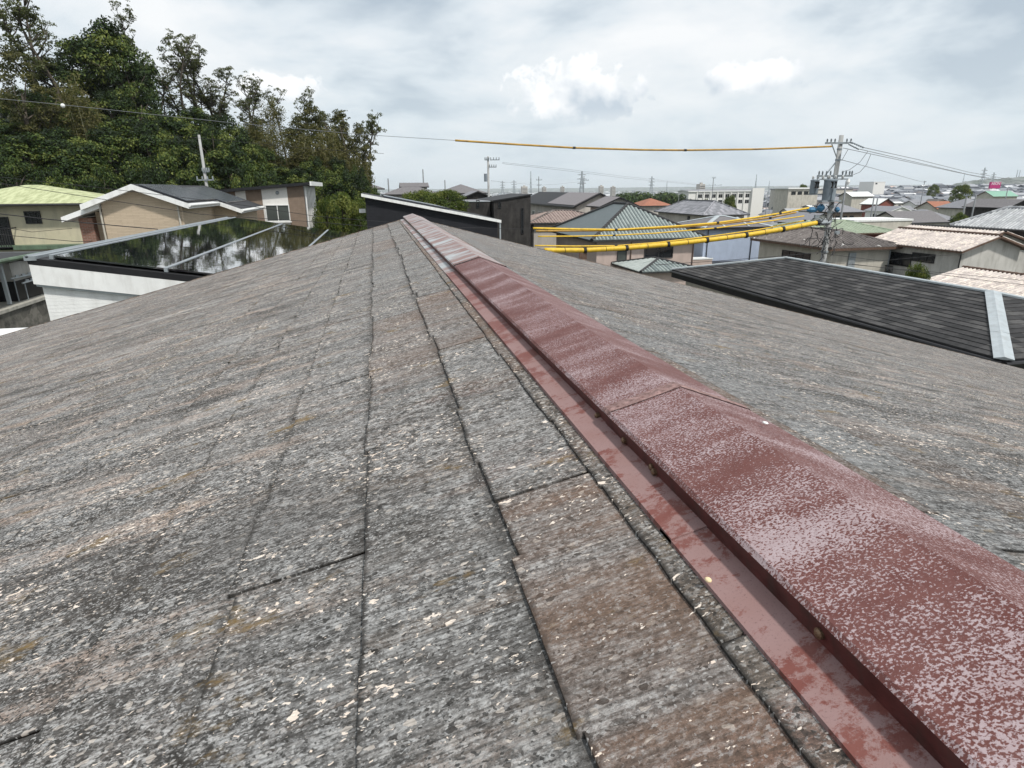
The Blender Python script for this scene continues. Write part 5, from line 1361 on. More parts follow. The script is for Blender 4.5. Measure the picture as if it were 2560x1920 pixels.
big = [(1361, 625.5), (1462, 625.5), (1566, 620), (1670, 611), (1767, 600.5), (1865, 588), (1957, 573), (2045, 556.5)]
sleeve('yellow_sleeve', 'thick bright yellow cable sleeve with black bands, lowest of the bundle', [(x, y, dd(x)) for x, y in big], 0.108, 'yellow',
       [(x, y, dd(x)) for x, y in big[1:-1]] + [(2044, 557, dd(2044))], rings=[((a[0] + c[0]) / 2, (a[1] + c[1]) / 2, dd((a[0] + c[0]) / 2)) for a, c in zip(big[:-1], big[1:])])
up1 = [(1333, 570.5), (1440, 573), (1540, 574.5), (1700, 565), (1794, 557), (1880, 545), (1952, 533), (2022, 520)]
sleeve('yellow_sleeve', 'thin yellow cable sleeve, topmost of the bundle above the green tiles', [(x, y, dd(x)) for x, y in up1], 0.045, 'yellow', [(1540, 574.5, dd(1540)), (1794, 557, dd(1794)), (1950, 533.5, dd(1950))])
up2 = [(1340, 577.5), (1440, 577), (1540, 575.8), (1700, 568), (1800, 560), (1925, 545), (1990, 531)]
sleeve('yellow_sleeve', 'thin yellow cable sleeve just under the topmost one, merging with it by the green tiles', [(x, y, dd(x) + 0.25) for x, y in up2], 0.040, 'yellow_dull', [(1925, 545, dd(1925) + .25)])
up3 = [(1345, 591), (1440, 590.5), (1535, 588.5), (1640, 583), (1790, 570), (1900, 556), (2010, 540)]
sleeve('yellow_sleeve', 'thin yellow cable sleeve across the middle of the green ribbed roof', [(x, y, dd(x)) for x, y in up3], 0.030, 'yellow', [(1535, 588.5, dd(1535)), (1788, 570.5, dd(1788))])
up4 = [(1337, 614), (1440, 615.5), (1540, 614.5), (1640, 607), (1790, 589), (1900, 573.5), (2014, 551)]
sleeve('yellow_sleeve', 'thin yellow cable sleeve running just above the thick one', [(x, y, dd(x) + 0.3) for x, y in up4], 0.032, 'yellow', [(1540, 614.5, dd(1540) + .3), (2012, 551, dd(2012) + .3)])
top = [(1138, 351, 25.8), (1290, 361, 26.4), (1435, 369.5, 27.2), (1600, 374.5, 28), (1713, 375.5, 28.5), (1890, 373, 29.2), (2079, 366, 29.9)]
sleeve('yellow_sleeve', 'long thin weathered yellow sleeve on the single wire high against the sky', top, 0.042, 'yellow_dull', [(1435, 369.5, 27.2), (1713, 375.5, 28.5)])
wire('overhead_wire', 'thin overhead wire crossing in front of the wood to the high yellow sleeve', picks([(-60, 241, 22), (157, 262, 22.6), (560, 305, 23.8), (900, 336, 25), (1138, 351, 25.8)]), 0.010, 'wire_grey')
bb = at(157, 264, d=22.55); p = MB(); p.ball((0, 0, 0), 0.075, n=12)
tag(p.build('wire_marker', M['white'], None, None, True), 'small white ball marker on the wire in front of the wood at left', 'marker').location = bb
W_ = 'overhead wires left of the ridge'
wl_ = [('wire stretching across the black house wall toward the far end of our ridge', [(-60, 436, 23), (255, 470, 24), (560, 506, 25), (786, 540, 25.5), (975, 556, 26), (1120, 568, 26.3), (1418, 575, 27)], 0.011),
       ('wire sagging in front of the beige gable, second from the top', [(-60, 449, 22), (289, 503, 23), (506, 536, 24), (789, 555, 25), (911, 565, 25.5), (1000, 572, 25.7)], 0.011),
       ('twisted service wire from the left edge past the cream house window', [(-60, 528, 15), (110, 547, 16), (312, 566, 17), (395, 573, 17.4)], 0.014),
       ('lowest wire at the left edge, passing under the cream house balcony', [(-60, 580, 18), (58, 592, 18.5), (190, 604, 19), (230, 603, 19.3)], 0.010),
       ('thin high wire in front of the wood above the striped house', [(420, 338, 40), (749, 369, 42), (960, 384, 43)], 0.012),
       ('thin wire from the left edge to the eaves lamp of the cream house', [(-40, 560, 30), (80, 580, 30), (180, 571, 30.5)], 0.012)]
for lb, pk, r_ in wl_: wire('overhead_wire', lb, picks(pk), r_, 'wire', group=W_)
rt = [('upper one of the wires leaving the pole top to the right edge', [(2160, 369, 29.4), (2300, 400, 36), (2420, 430, 44), (2600, 462, 60)]),
      ('second of the wires leaving the pole top to the right edge', [(2150, 373, 29.4), (2300, 408, 36), (2420, 436, 44), (2600, 466, 60)]),
      ('third wire leaving the pole top to the right edge, lowest of the close trio', [(2108, 370, 29.6), (2300, 411, 36), (2450, 443, 46), (2600, 470, 60)]),
      ('single steeper wire going down right from the pole to the far roofs', [(2102, 399, 29.9), (2180, 420, 40), (2287, 450, 62), (2312, 456, 72)])]
for lb, pk in rt: wire('overhead_wire', lb, picks(pk), 0.014, 'wire_grey', group='wires right of the big pole')
jm = [('curved jumper wire from the right wires down to the transformer arm, left one', [(2170, 378, 29.4), (2150, 405, 29.5), (2125, 424, 29.6), (2104, 430, 29.7)]),
      ('curved jumper wire from the right wires down to the transformer arm, right one', [(2177, 386, 29.4), (2166, 412, 29.5), (2150, 430, 29.6), (2130, 438, 29.7)]),
      ('short slack wire hanging from the big pole beside the transformer', [(2120, 374, 29.5), (2112, 388, 29.6), (2104, 402, 29.7)])]
for lb, pk in jm: wire('jumper_wire', lb, picks(pk), 0.013, 'wire_grey', group='jumper wires on the big pole')
dr = [('service wire from the big pole across the pale gable at right', [(2060, 634, 29.5), (2200, 652, 31), (2330, 640, 33), (2410, 636, 34)]),
      ('low service wire from the big pole past the pale gable to the right edge', [(2062, 655, 29), (2200, 668, 30), (2400, 686, 31), (2600, 705, 32)]),
      ('service wire from the big pole down left across the blue wall', [(2050, 631, 29.5), (1950, 640, 27), (1800, 652, 25), (1640, 662, 23)]),
      ('low wire in front of the brown tiled porch roof at right', [(2130, 660, 29), (2330, 684, 29), (2480, 703, 29), (2600, 716, 29)])]
for lb, pk in dr: wire('service_wire', lb, picks(pk), 0.011, 'wire', group='service wires of the big pole')

# other poles -----------------------------------------------------
def small_pole(px, top, base_d, label, arms=(), r0=0.15, r1=0.09, box=None, group='distant utility poles', mat='concrete_pole', lean=0):
    P0 = at(px, top, d=base_d); gzv = gz(P0.x, P0.y)
    t = thing('utility_pole', label, 'utility pole', (P0.x, P0.y, gzv), group); o = t.location
    p = MB(); p.tube([(P0.x, P0.y, gzv - 0.3), P0], [r0, r1], 8); p.build('shaft', M[mat], t, o, True)
    for dy, wa, wb in arms:
        z_ = zat(0, top + dy, P0.x, P0.y); k_ = base_d / F_PX
        p = MB(); A = Vector((P0.x, P0.y - r0, z_)); p.obox(A + DX * wa * k_ - Vector((0, 0, .05)), DX * (wb - wa) * k_, (0, 0.08, 0), (0, 0, 0.1)); p.build('crossarm', M['galv'], t, o)
        for f_ in (0.05, 0.35, 0.65, 0.95):
            c = A + DX * (wa + (wb - wa) * f_) * k_; p = MB(); p.tube([c + Vector((0, 0, .05)), c + Vector((0, 0, .3))], [0.06, 0.05], 6); p.build('insulator', M['galv'], t, o)
    if box:
        dy, dx_, w_, h_ = box; z_ = zat(0, top + dy, P0.x, P0.y); k_ = base_d / F_PX
        p = MB(); c = Vector((P0.x, P0.y, z_)) + DX * dx_ * k_; p.tube([c, c + Vector((0, 0, h_ * k_))], w_ * k_ / 2, 10); p.build('transformer', M['transformer'], t, o)
    return t


small_pole(497, 337, 50, 'slim concrete pole with one low crossarm in front of the wood', [(113, -22, 22), (92, -4, 14)], 0.17, 0.10)
small_pole(1220, 391, 75, 'concrete pole with a grey transformer between the bush and the black timber house', [(9, -9, 2), (9, 5, 28), (27, 2, 20)], 0.18, 0.12, (63, -7, 8, 19))
for px, top, d, lb, ar in ((1057, 423, 110, 'thin dark pole rising beside the raised gabled roof', ()), (970, 446, 105, 'short dark pole left of the raised gabled roof', ()),
                           (1112, 450, 120, 'thin dark pole just right of the raised gabled roof', ()), (1347, 441, 170, 'pole with two crossarms left of the long black roof ridge', ((9, -7, 8), (22, -5, 6))),
                           (1460, 440, 160, 'pole with one crossarm above the long black roof ridge', ((11, -2, 12),)), (1784, 445, 170, 'tall pole with a wide crossarm in front of the white school', ((0, -5, 5), (18, -28, 22))),
                           (1746, 476, 260, 'dark pole left of the white school', ()), (1698, 480, 280, 'dark pole above the dark tree belt', ()), (1920, 479, 200, 'dark pole right of the white school', ()),
                           (2185, 494, 100, 'dark leaning pole, left one of the pair by the white two storey house', ()), (2194, 496, 102, 'dark pole, right one of the pair by the white two storey house', ()),
                           (2418, 486, 95, 'dark pole, left one of the pair before the silver tiled roof', ((3, -10, 6),)), (2441, 486, 96, 'dark pole, right one of the pair before the silver tiled roof', ()),
                           (2116, 455, 75, 'dark brown pole right behind the transformers', ()), (2312, 452, 210, 'pole with a small top arm at the end of the steep wire', ((3, -3, 3),)), (2520, 470, 160, 'thin pole before the mint green roof', ())):
    small_pole(px, top, d, lb, ar, 0.15, 0.10, mat='wire_grey')
for lb, pk, r_ in (('double line of wires from the far utility pole to the right', [(1256, 409, 75), (1400, 425, 85), (1560, 445, 110), (1740, 462, 150)], 0.018),
                   ('upper wire of the double line from the far utility pole', [(1256, 406, 75), (1400, 421, 85), (1560, 441, 110), (1740, 460, 150)], 0.015),
                   ('wire linking the two poles above the long black roof', [(1228, 452, 75), (1347, 463, 160), (1400, 460, 160), (1460, 453, 160)], 0.015),
                   ('stay wire slanting down from the far utility pole', [(1243, 512, 74), (1256, 560, 70), (1262, 600, 68)], 0.02)):
    wire('overhead_wire', lb, picks(pk), r_, 'wire_grey', group='wires of the far utility pole')

# ------------------------------------------------------------------ vegetation
def leaf_mat(name, pts, trans=0.3):
    m, n, b = material(name)
    c = n.ramp(n.attr('tone'), pts)
    n.put(b.inputs['Base Color'], c); b.inputs['Roughness'].default_value = 0.6; b.inputs['Specular IOR Level'].default_value = 0.25
    t = n.new('ShaderNodeBsdfTranslucent'); n.put(t.inputs[0], n.mix(0.5, c, (0.16, 0.20, 0.03)))
    mx = n.new('ShaderNodeMixShader'); mx.inputs[0].default_value = trans
    out = m.node_tree.nodes['Material Output']
    n.l.new(b.outputs[0], mx.inputs[1]); n.l.new(t.outputs[0], mx.inputs[2]); n.l.new(mx.outputs[0], out.inputs[0])
    return m


M['leaf_dark'] = leaf_mat('evergreen_leaf', [(0, (0.005, 0.012, 0.003)), (0.4, (0.013, 0.030, 0.007)), (0.68, (0.045, 0.078, 0.015)), (1, (0.15, 0.175, 0.038))], 0.15)
M['leaf_mid'] = leaf_mat('deciduous_leaf', [(0, (0.028, 0.040, 0.014)), (0.5, (0.068, 0.080, 0.028)), (1, (0.125, 0.128, 0.05))], 0.35)
M['leaf_brown'] = leaf_mat('dry_brown_leaf', [(0, (0.028, 0.032, 0.011)), (0.5, (0.070, 0.070, 0.024)), (1, (0.145, 0.135, 0.048))], 0.3)
M['leaf_bamboo'] = leaf_mat('bamboo_leaf', [(0, (0.06, 0.062, 0.02)), (0.5, (0.125, 0.115, 0.042)), (1, (0.21, 0.185, 0.075))], 0.4)
M['leaf_bright'] = leaf_mat('bright_shrub_leaf', [(0, (0.026, 0.048, 0.010)), (0.5, (0.082, 0.118, 0.020)), (1, (0.18, 0.195, 0.045))], 0.35)
NPR = np.random.RandomState


def leaves_mesh(name, C, Nn, size, tone, mat, parent, aspect=0.55, seed=0):
    """C centres (n,3), Nn leaf normals, diamond-shaped bent leaves as two triangles -> quads"""
    rs = NPR(seed); n = len(C)
    Nn = Nn / (np.linalg.norm(Nn, axis=1, keepdims=True) + 1e-9)
    a = rs.normal(size=(n, 3)); a -= Nn * (a * Nn).sum(1, keepdims=True); a /= np.linalg.norm(a, axis=1, keepdims=True)
    b_ = np.cross(Nn, a); s = (size * rs.uniform(0.7, 1.3, n))[:, None]
    V = np.empty((n, 4, 3)); V[:, 0] = C - a * s * 0.5; V[:, 1] = C + b_ * s * aspect * 0.5 + Nn * s * 0.08; V[:, 2] = C + a * s * 0.5; V[:, 3] = C - b_ * s * aspect * 0.5 + Nn * s * 0.08
    me = bpy.data.meshes.new(name); me.vertices.add(4 * n); me.vertices.foreach_set('co', V.ravel().astype(np.float32))
    me.loops.add(4 * n); me.loops.foreach_set('vertex_index', np.arange(4 * n, dtype=np.int32))
    me.polygons.add(n); me.polygons.foreach_set('loop_start', np.arange(0, 4 * n, 4, dtype=np.int32))
    me.polygons.foreach_set('loop_total', np.full(n, 4, dtype=np.int32))
    t = me.attributes.new('tone', 'FLOAT', 'FACE'); t.data.foreach_set('value', np.clip(tone, 0, 1).astype(np.float32))
    me.update(calc_edges=True); me.materials.append(mat)
    ob = bpy.data.objects.new(name, me); COL.objects.link(ob)
    if parent is not None: ob.parent = parent
    return ob


def sph(rs, n):
    v = rs.normal(size=(n, 3)); return v / np.linalg.norm(v, axis=1, keepdims=True)


def clump_leaves(rs, centers, radii, per, flat=0.8, tone_c=None):
    C, N, T = [], [], []
    for i, (c, r_) in enumerate(zip(centers, radii)):
        k = int(per * (r_ / np.mean(radii)) ** 2)
        d = sph(rs, k); d[:, 2] = np.where(d[:, 2] < -0.35, -d[:, 2], d[:, 2])
        rr_ = r_ * rs.uniform(0.55, 1.05, k)[:, None]
        p = d * rr_ * np.array([1, 1, flat]) + c
        C.append(p); N.append(d + rs.normal(size=(k, 3)) * 0.55 + np.array([0, 0, 0.35]))
        tc = tone_c[i] if tone_c is not None else 0.45
        T.append(tc + rs.normal(size=k) * 0.16)
    return np.concatenate(C), np.concatenate(N), np.concatenate(T)


def tree_root(name): return thing(name, None, None, (0, 0, 0))


def dome_tree(seed, mat='leaf_dark', name='evergreen_tree', R=3.6, H=9.0, nc=64, per=130, leaf=0.30, base=0.14):
    rs = NPR(seed); root = tree_root(name)
    cs, rr_, tc = [], [], []
    for i in range(nc):
        d = sph(rs, 1)[0]; u = rs.uniform(0.55, 1.0) ** 0.6
        z = d[2]; prof = 1.0 if z < 0.1 else 1.0
        c = np.array([d[0] * R * 0.82 * u, d[1] * R * 0.82 * u, H * (base + (1 - base) * 0.5) + d[2] * H * (1 - base) * 0.43 * u])
        cs.append(c); rr_.append(R * rs.uniform(0.20, 0.36)); tc.append(rs.uniform(0.05, 0.95))
    C, N, T = clump_leaves(rs, cs, rr_, per, 0.78, tc)
    mb = MB(); rr2 = R_(seed)
    mb.tube([(0, 0, 0), (rr2.uniform(-.1, .1), rr2.uniform(-.1, .1), H * 0.3), (rr2.uniform(-.3, .3), rr2.uniform(-.3, .3), H * 0.62)], [0.26, 0.20, 0.10], 8)
    for i in range(7):
        c = cs[rr2.randrange(len(cs))]; z0 = H * rr2.uniform(0.2, 0.5); mb.tube([(0, 0, z0), (c[0] * .5, c[1] * .5, (z0 + c[2]) / 2 + .2), tuple(c)], [0.11, 0.07, 0.03], 6)
    mb.build('trunk', M['bark'], root, None, True)
    leaves_mesh('crown', C, N, leaf, T, M[mat], root, 0.6, seed)
    return root, R, H


def sparse_tree(seed, mat='leaf_mid', name='tall_tree', R=2.6, H=13.0, leaf=0.24, dens=1.0, lean=0.0):
    rs = NPR(seed); rr2 = R_(seed); root = tree_root(name); mb = MB(); tips = []
    def limb(p, d, L, r_, depth):
        pts = [p]; n = 5; q = Vector(p); dv = Vector(d)
        for i in range(n):
            dv = (dv + Vector((rr2.uniform(-.28, .28), rr2.uniform(-.28, .28), 0.10 if depth else 0.02))).normalized()
            q = q + dv * (L / n); pts.append(q.copy())
            if depth >= 1 and i >= 1: tips.append((q.copy(), 0.55 if depth == 1 else 0.45))
        mb.tube(pts, [r_ * (1 - 0.75 * i / n) for i in range(n + 1)], 7 if depth == 0 else 5)
        if depth < 2:
            kids = 9 if depth == 0 else 4
            for i in range(kids):
                f = rr2.uniform(0.38, 0.98) if depth == 0 else rr2.uniform(0.3, 1.0)
                j = min(n - 1, int(f * n)); b0 = pts[j].lerp(pts[j + 1], f * n - j)
                an = rr2.uniform(0, 2 * math.pi); up = rr2.uniform(0.5, 1.2)
                nd = Vector((math.cos(an), math.sin(an), up)).normalized()
                limb(b0, nd, (R * 1.25 if depth == 0 else L * 0.5) * rr2.uniform(0.6, 1.1) * (1.25 - 0.5 * f if depth == 0 else 1), r_ * (0.42 if depth == 0 else 0.45), depth + 1)
    limb(Vector((0, 0, 0)), Vector((lean, 0, 1)), H * 0.93, 0.20, 0)
    mb.build('trunk', M['bark'], root, None, True)
    cs = [np.array(t[0]) + rs.normal(size=3) * 0.2 for t in tips if rr2.random() < 0.50 * dens]; rd = [rs.uniform(0.22, 0.50) for _ in cs]
    C, N, T = clump_leaves(rs, cs, rd, 20, 0.7, [rs.uniform(0.2, 0.8) for _ in cs])
    leaves_mesh('crown', C, N, leaf, T, M[mat], root, 0.5, seed)
    return root, R, H


def bamboo(seed, mat='leaf_bamboo', H=13.0, n=9, R=1.9):
    rs = NPR(seed); rr2 = R_(seed); root = tree_root('bamboo_stand'); C, N, T = [], [], []
    for i in range(n):
        an, q = rr2.uniform(0, 6.28), R * rr2.uniform(0.1, 0.75); b0 = Vector((math.cos(an) * q, math.sin(an) * q, 0)); h_ = H * rr2.uniform(0.78, 1.0); ln = Vector((rr2.uniform(-1, 1), rr2.uniform(-1, 1), 0)) * 0.9
        pts = [b0 + ln * (t ** 2.4) + Vector((0, 0, h_ * t * (1 - 0.05 * t))) for t in [k / 8 for k in range(9)]]
        mb = MB(); mb.tube(pts, [0.06 * (1 - 0.8 * k / 8) for k in range(9)], 6); mb.build('stem', M['bamboo_stem'], root, None, True)
        tn = rs.uniform(0.2, 0.75)
        for k in range(330):
            t = 0.28 + 0.72 * rs.uniform() ** 0.8; j = min(7, int(t * 8)); p = pts[j].lerp(pts[j + 1], t * 8 - j)
            o = rs.normal(size=3) * np.array([0.55, 0.55, 0.3]) * (1.15 - 0.75 * abs(t - 0.55) * 1.4)
            C.append(np.array(p) + o); N.append(rs.normal(size=3) * 0.6 + np.array([o[0], o[1], 0.5])); T.append(tn + rs.normal() * 0.15)
    leaves_mesh('foliage', np.array(C), np.array(N), 0.40, np.array(T), M[mat], root, 0.26, seed)
    return root, R, H


PROT = {'D': [dome_tree(1), dome_tree(2, nc=52, R=3.9, H=8.6), dome_tree(3, nc=72, R=3.3, H=9.6)],
        'S': [sparse_tree(11), sparse_tree(12, R=2.2), sparse_tree(13, R=3.0, dens=0.8), sparse_tree(15, R=2.4, dens=0.9)],
        'B': [bamboo(21), bamboo(22, n=7)],
        'W': [dome_tree(31, 'leaf_brown', 'brown_leaved_tree', R=2.4, H=12.0, nc=60, per=80, leaf=0.26, base=0.2), sparse_tree(32, 'leaf_brown', 'brown_leaved_tree', R=2.2, H=12.5, dens=1.5)],
        'L': [sparse_tree(41, 'leaf_mid', 'leaning_tree', R=2.6, H=11.0, lean=0.28, dens=1.5)]}
used_p = set()
ORD = ['first', 'second', 'third', 'fourth', 'fifth', 'sixth', 'seventh', 'eighth', 'ninth', 'tenth', 'eleventh', 'twelfth', 'thirteenth', 'fourteenth', 'fifteenth', 'sixteenth', 'seventeenth', 'eighteenth', 'nineteenth', 'twentieth']
ORD += ['twenty ' + w for w in ORD[:9]] + ['thirtieth'] + ['thirty ' + w for w in ORD[:9]] + ['fortieth'] + ['forty ' + w for w in ORD[:9]]
trees = [('S', 15, -45, 66, 62), ('S', 95, 12, 68, 66), ('S', 55, -20, 72, 60), ('S', 160, 40, 72, 58), ('W', 22, 105, 60, 48), ('W', 70, 190, 61, 40),
         ('D', 255, 52, 73, 82), ('D', 312, 105, 72, 60), ('D', 195, 80, 75, 58), ('S', 272, 36, 74, 45), ('S', 345, 175, 76, 36), ('D', 130, 150, 72, 60), ('D', 335, 190, 71, 48),
         ('S', 438, 84, 76, 56), ('S', 412, 145, 77, 42), ('S', 482, 112, 77, 52), ('S', 530, 165, 78, 40), ('S', 592, 180, 78, 44), ('S', 560, 205, 79, 38), ('S', 385, 215, 76, 36), ('S', 620, 255, 78, 34),
         ('S', 366, 150, 78, 44), ('S', 398, 112, 79, 46), ('S', 458, 132, 78, 46), ('S', 508, 150, 80, 44), ('S', 548, 196, 80, 40), ('S', 576, 166, 80, 40), ('S', 612, 214, 79, 38), ('S', 428, 205, 77, 40), ('S', 470, 192, 78, 40), ('S', 640, 238, 80, 36),
         ('S', 700, 240, 81, 40), ('S', 812, 272, 81, 36), ('S', 850, 285, 80, 34), ('B', 605, 300, 76, 36), ('B', 660, 345, 75, 36), ('B', 760, 345, 75, 36), ('B', 800, 350, 74, 34), ('B', 842, 300, 77, 34),
         ('B', 662, 222, 80, 26), ('B', 640, 290, 78, 34), ('B', 180, 165, 62, 36), ('B', 215, 215, 63, 30),
         ('S', 722, 236, 80, 36), ('S', 752, 246, 81, 40), ('W', 775, 250, 80, 38), ('W', 805, 262, 80, 36), ('W', 838, 268, 79, 32), ('B', 690, 318, 76, 36), ('B', 732, 330, 75, 36), ('B', 780, 300, 76, 36),
         ('B', 822, 318, 75, 32), ('W', 868, 284, 78, 34), ('W', 896, 302, 77, 30), ('L', 905, 300, 78, 40), ('W', 880, 345, 75, 30), ('B', 858, 352, 74, 30), ('B', 893, 372, 74, 24), ('W', 740, 290, 77, 36), ('W', 700, 275, 79, 34),
         ('D', 60, 325, 58, 66), ('D', 135, 318, 60, 66), ('D', 15, 378, 55, 60), ('D', 192, 352, 58, 60), ('D', 252, 322, 60, 62), ('D', 240, 398, 55, 52), ('D', 300, 285, 64, 60), ('D', 362, 300, 62, 58), ('D', 348, 372, 57, 54),
         ('D', 430, 285, 66, 58), ('D', 452, 345, 60, 58), ('D', 520, 300, 66, 58), ('D', 565, 352, 62, 56), ('D', 602, 335, 64, 48), ('D', 618, 395, 58, 42), ('D', 485, 398, 56, 50), ('D', 385, 420, 54, 44), ('D', 130, 405, 52, 52),
         ('D', 5, 290, 62, 60), ('D', 100, 232, 68, 56), ('D', 40, 210, 70, 54), ('D', 200, 262, 67, 60), ('D', 270, 225, 70, 52), ('D', 400, 262, 70, 48), ('D', 480, 262, 71, 46), ('D', 560, 285, 71, 46), ('D', 640, 350, 70, 40),
         ('D', 690, 405, 70, 42), ('D', 740, 420, 70, 42), ('D', 795, 425, 69, 38), ('D', 850, 420, 69, 40), ('D', 900, 432, 68, 34), ('D', 932, 452, 66, 24), ('D', 780, 385, 74, 34), ('D', 840, 395, 74, 34), ('D', 890, 400, 73, 26), ('D', 660, 420, 62, 40)]
TN = {'D': ('evergreen_tree', 'dark rounded evergreen tree of the wood'), 'S': ('tall_tree', 'tall open crowned tree of the wood'), 'B': ('bamboo_stand', 'feathery yellow green bamboo of the wood'),
      'W': ('brown_leaved_tree', 'tall brownish leaved tree of the wood'), 'L': ('leaning_tree', 'leaning tree with leafy tufts at the right end of the wood')}
kc = {}
rT = R_(55)


def place_tree(kind, px, top, d, rpx, variant=None, label=None, cat='tree', group=None, zb=None, rs=1.15, name=None):
    lst = PROT[kind]; kc[kind] = kc.get(kind, -1) + 1
    i = (kc[kind] if variant is None else variant) % len(lst)
    root, R0, H0 = lst[i]; key = (kind, i)
    if key in used_p: root = copy_tree(root)
    used_p.add(key)
    tp = at(px, top, d=d); zb_ = gz(tp.x, tp.y) - 0.1 if zb is None else zb
    H = max(0.6, tp.z - zb_); R = rpx * d / F_PX * rs
    root.location = (tp.x, tp.y, zb_); root.scale = (R / R0, R / R0, H / H0); root.rotation_euler = (0, 0, rT.uniform(0, 6.28) if kind != 'L' else -0.25)
    if name: root.name = name
    return tag(root, label, cat, group)


byk = {}
for t_ in trees:
    byk.setdefault(t_[0], []).append((t_[1], place_tree(*t_)))
for k_, lst in byk.items():
    lst.sort(key=lambda q: q[0]); nm, lb = TN[k_]
    for i, (px, o) in enumerate(lst):
        tag(o, lb + (', ' + (ORD[i] if i < len(ORD) else 'last') + ' from the left' if len(lst) > 1 else ''), 'bamboo' if k_ == 'B' else 'tree', {'D': 'evergreen trees of the wood', 'S': 'tall open trees of the wood', 'B': 'bamboo of the wood', 'W': 'brownish trees of the wood', 'L': None}[k_])

PROT['T'] = [dome_tree(53, 'leaf_bright', 'town_tree', R=3.2, H=9.0, nc=70, per=90, leaf=0.3, base=0.30)]
PROT['H'] = [dome_tree(51, 'leaf_bright', 'shrub', R=2.0, H=3.0, nc=70, per=110, leaf=0.16, base=0.02), dome_tree(52, 'leaf_bright', 'shrub', R=2.4, H=2.6, nc=80, per=110, leaf=0.15, base=0.02)]
for (px, top, d, rp, lb, zb, cat) in ((848, 484, 49, 58, 'big bright green shrub between the striped house and the black house', -5.2, 'shrub'),
                                      (815, 500, 47, 40, 'smaller green shrub against the right wall of the striped house', -5.2, 'shrub'), (893, 500, 47, 38, 'smaller green shrub touching the left corner of the black house', -5.2, 'shrub'),
                                      (1050, 478, 58, 62, 'yellow green rounded bush behind the black house, left half of the pair', -3.2, 'bush'), (1112, 476, 59, 62, 'yellow green rounded bush behind the black house, right half of the pair', -3.2, 'bush'),
                                      (2298, 664, 31, 34, 'dark green shrub rising behind the pale ridge strip of the dark slate roof', -6.6, 'shrub'),
                                      (1826, 484, 150, 20, 'round green tree standing in front of the white school', None, 'tree'), (2337, 459, 330, 14, 'flat topped dark tree on the skyline by the end of the steep wire', None, 'tree'),
                                      (2408, 458, 220, 26, 'yellow green tree on the skyline left of the magenta sign', None, 'tree'), (2405, 528, 92, 24, 'dark green tree between the grey gabled roof and the silver tiled roof', None, 'tree'),
                                      (2010, 458, 300, 14, 'dark rounded tree behind the cream flat roofed hall', None, 'tree'), (1765, 500, 120, 12, 'small green shrub at the right end of the pale grey slate roof', None, 'shrub'),
                                      (8, 750, 24.2, 30, 'small bright plant on the retaining wall at the left edge', -3.64, 'plant')):
    place_tree('T' if d > 85 and cat == 'tree' else 'H', px, top, d, rp, None, lb, cat, None, zb, 1.0)

# dense undergrowth on the wooded slope
rs = NPR(99); C = []; 
while len(C) < 15000:
    x, y = rs.uniform(-52, 6), rs.uniform(57, 112)
    p = proj((x, y, gz(x, y)))
    if -80 < p[0] < 945: C.append((x, y, gz(x, y) + rs.uniform(0.0, 1.6)))
C = np.array(C)
tag(leaves_mesh('undergrowth', C, rs.normal(size=C.shape) * 0.7 + np.array([0, -0.4, 0.8]), 0.75, rs.uniform(0, 0.55, len(C)), M['leaf_dark'], None, 0.6, 3), 'dark leafy undergrowth covering the slope beneath the wood', 'undergrowth', kind='stuff')

# ------------------------------------------------------------------ the town beyond
def town_proto(i, kind, w_, d_, roofm, wallm, ze, k):
    root, org, r, wl, ro = house('town_house', None, kind, 300 - w_ / 2, 300 + w_ / 2, -d_ / 2, d_ / 2, ze, k, roofm, wallm, ('dark_trim', 'brown_trim')[i % 2], ov=0.55, th=0.16, zg=-0.6, seed=i)
    for c in (-w_ * 0.24, w_ * 0.2): window(root, org, wl, 'S', 300 + c, ze - 1.5, 1.7, 1.1, 'dark_trim', 'glass', 1)
    window(root, org, wl, 'W', d_ * 0.1, ze - 1.5, 1.6, 1.1, 'dark_trim', 'glass', 1)
    if ze > 4.5:
        e = Roof('shed+y', 300 - w_ * 0.42, 300 + w_ * 0.30, -d_ / 2 - 0.9, -d_ / 2 + 0.53, 2.7, 0.25); roof_mesh(e, 0.1).build('pent_roof', [M[roofm], M['dark_trim']], root, org)
    an = MB(); ax_, ay_, az_ = 300 + w_ * 0.12, 0.3, ze + k * min(w_, d_) * 0.42
    an.tube([(ax_, ay_, az_ - 0.4), (ax_, ay_, az_ + 1.7)], 0.03, 5); an.tube([(ax_ - 0.6, ay_, az_ + 1.6), (ax_ + 0.6, ay_, az_ + 1.6)], 0.02, 4)
    for q_ in range(6): an.tube([(ax_ - 0.5 + q_ * 0.2, ay_ - 0.28, az_ + 1.6), (ax_ - 0.5 + q_ * 0.2, ay_ + 0.28, az_ + 1.6)], 0.015, 4)
    an.build('antenna', M['wire_grey'], root, org)
    ac = MB(); ac.box(300 - w_ * 0.05, 300 + w_ * 0.05, wl[2] - 0.4, wl[2] - 0.02, ze - 2.6, ze - 1.9); ac.build('air_conditioner', M['white'], root, org)
    window(root, org, wl, 'E', -d_ * 0.1, ze - 1.5, 1.5, 1.1, 'dark_trim', 'glass', 1); window(root, org, wl, 'N', 300.3, ze - 1.5, 1.5, 1.1, 'dark_trim', 'glass', 1)
    # bring to a neutral origin
    gzv = root.location.z
    for ch in root.children: ch.location.z += gzv
    root.location = (0, 0, -500)
    return root


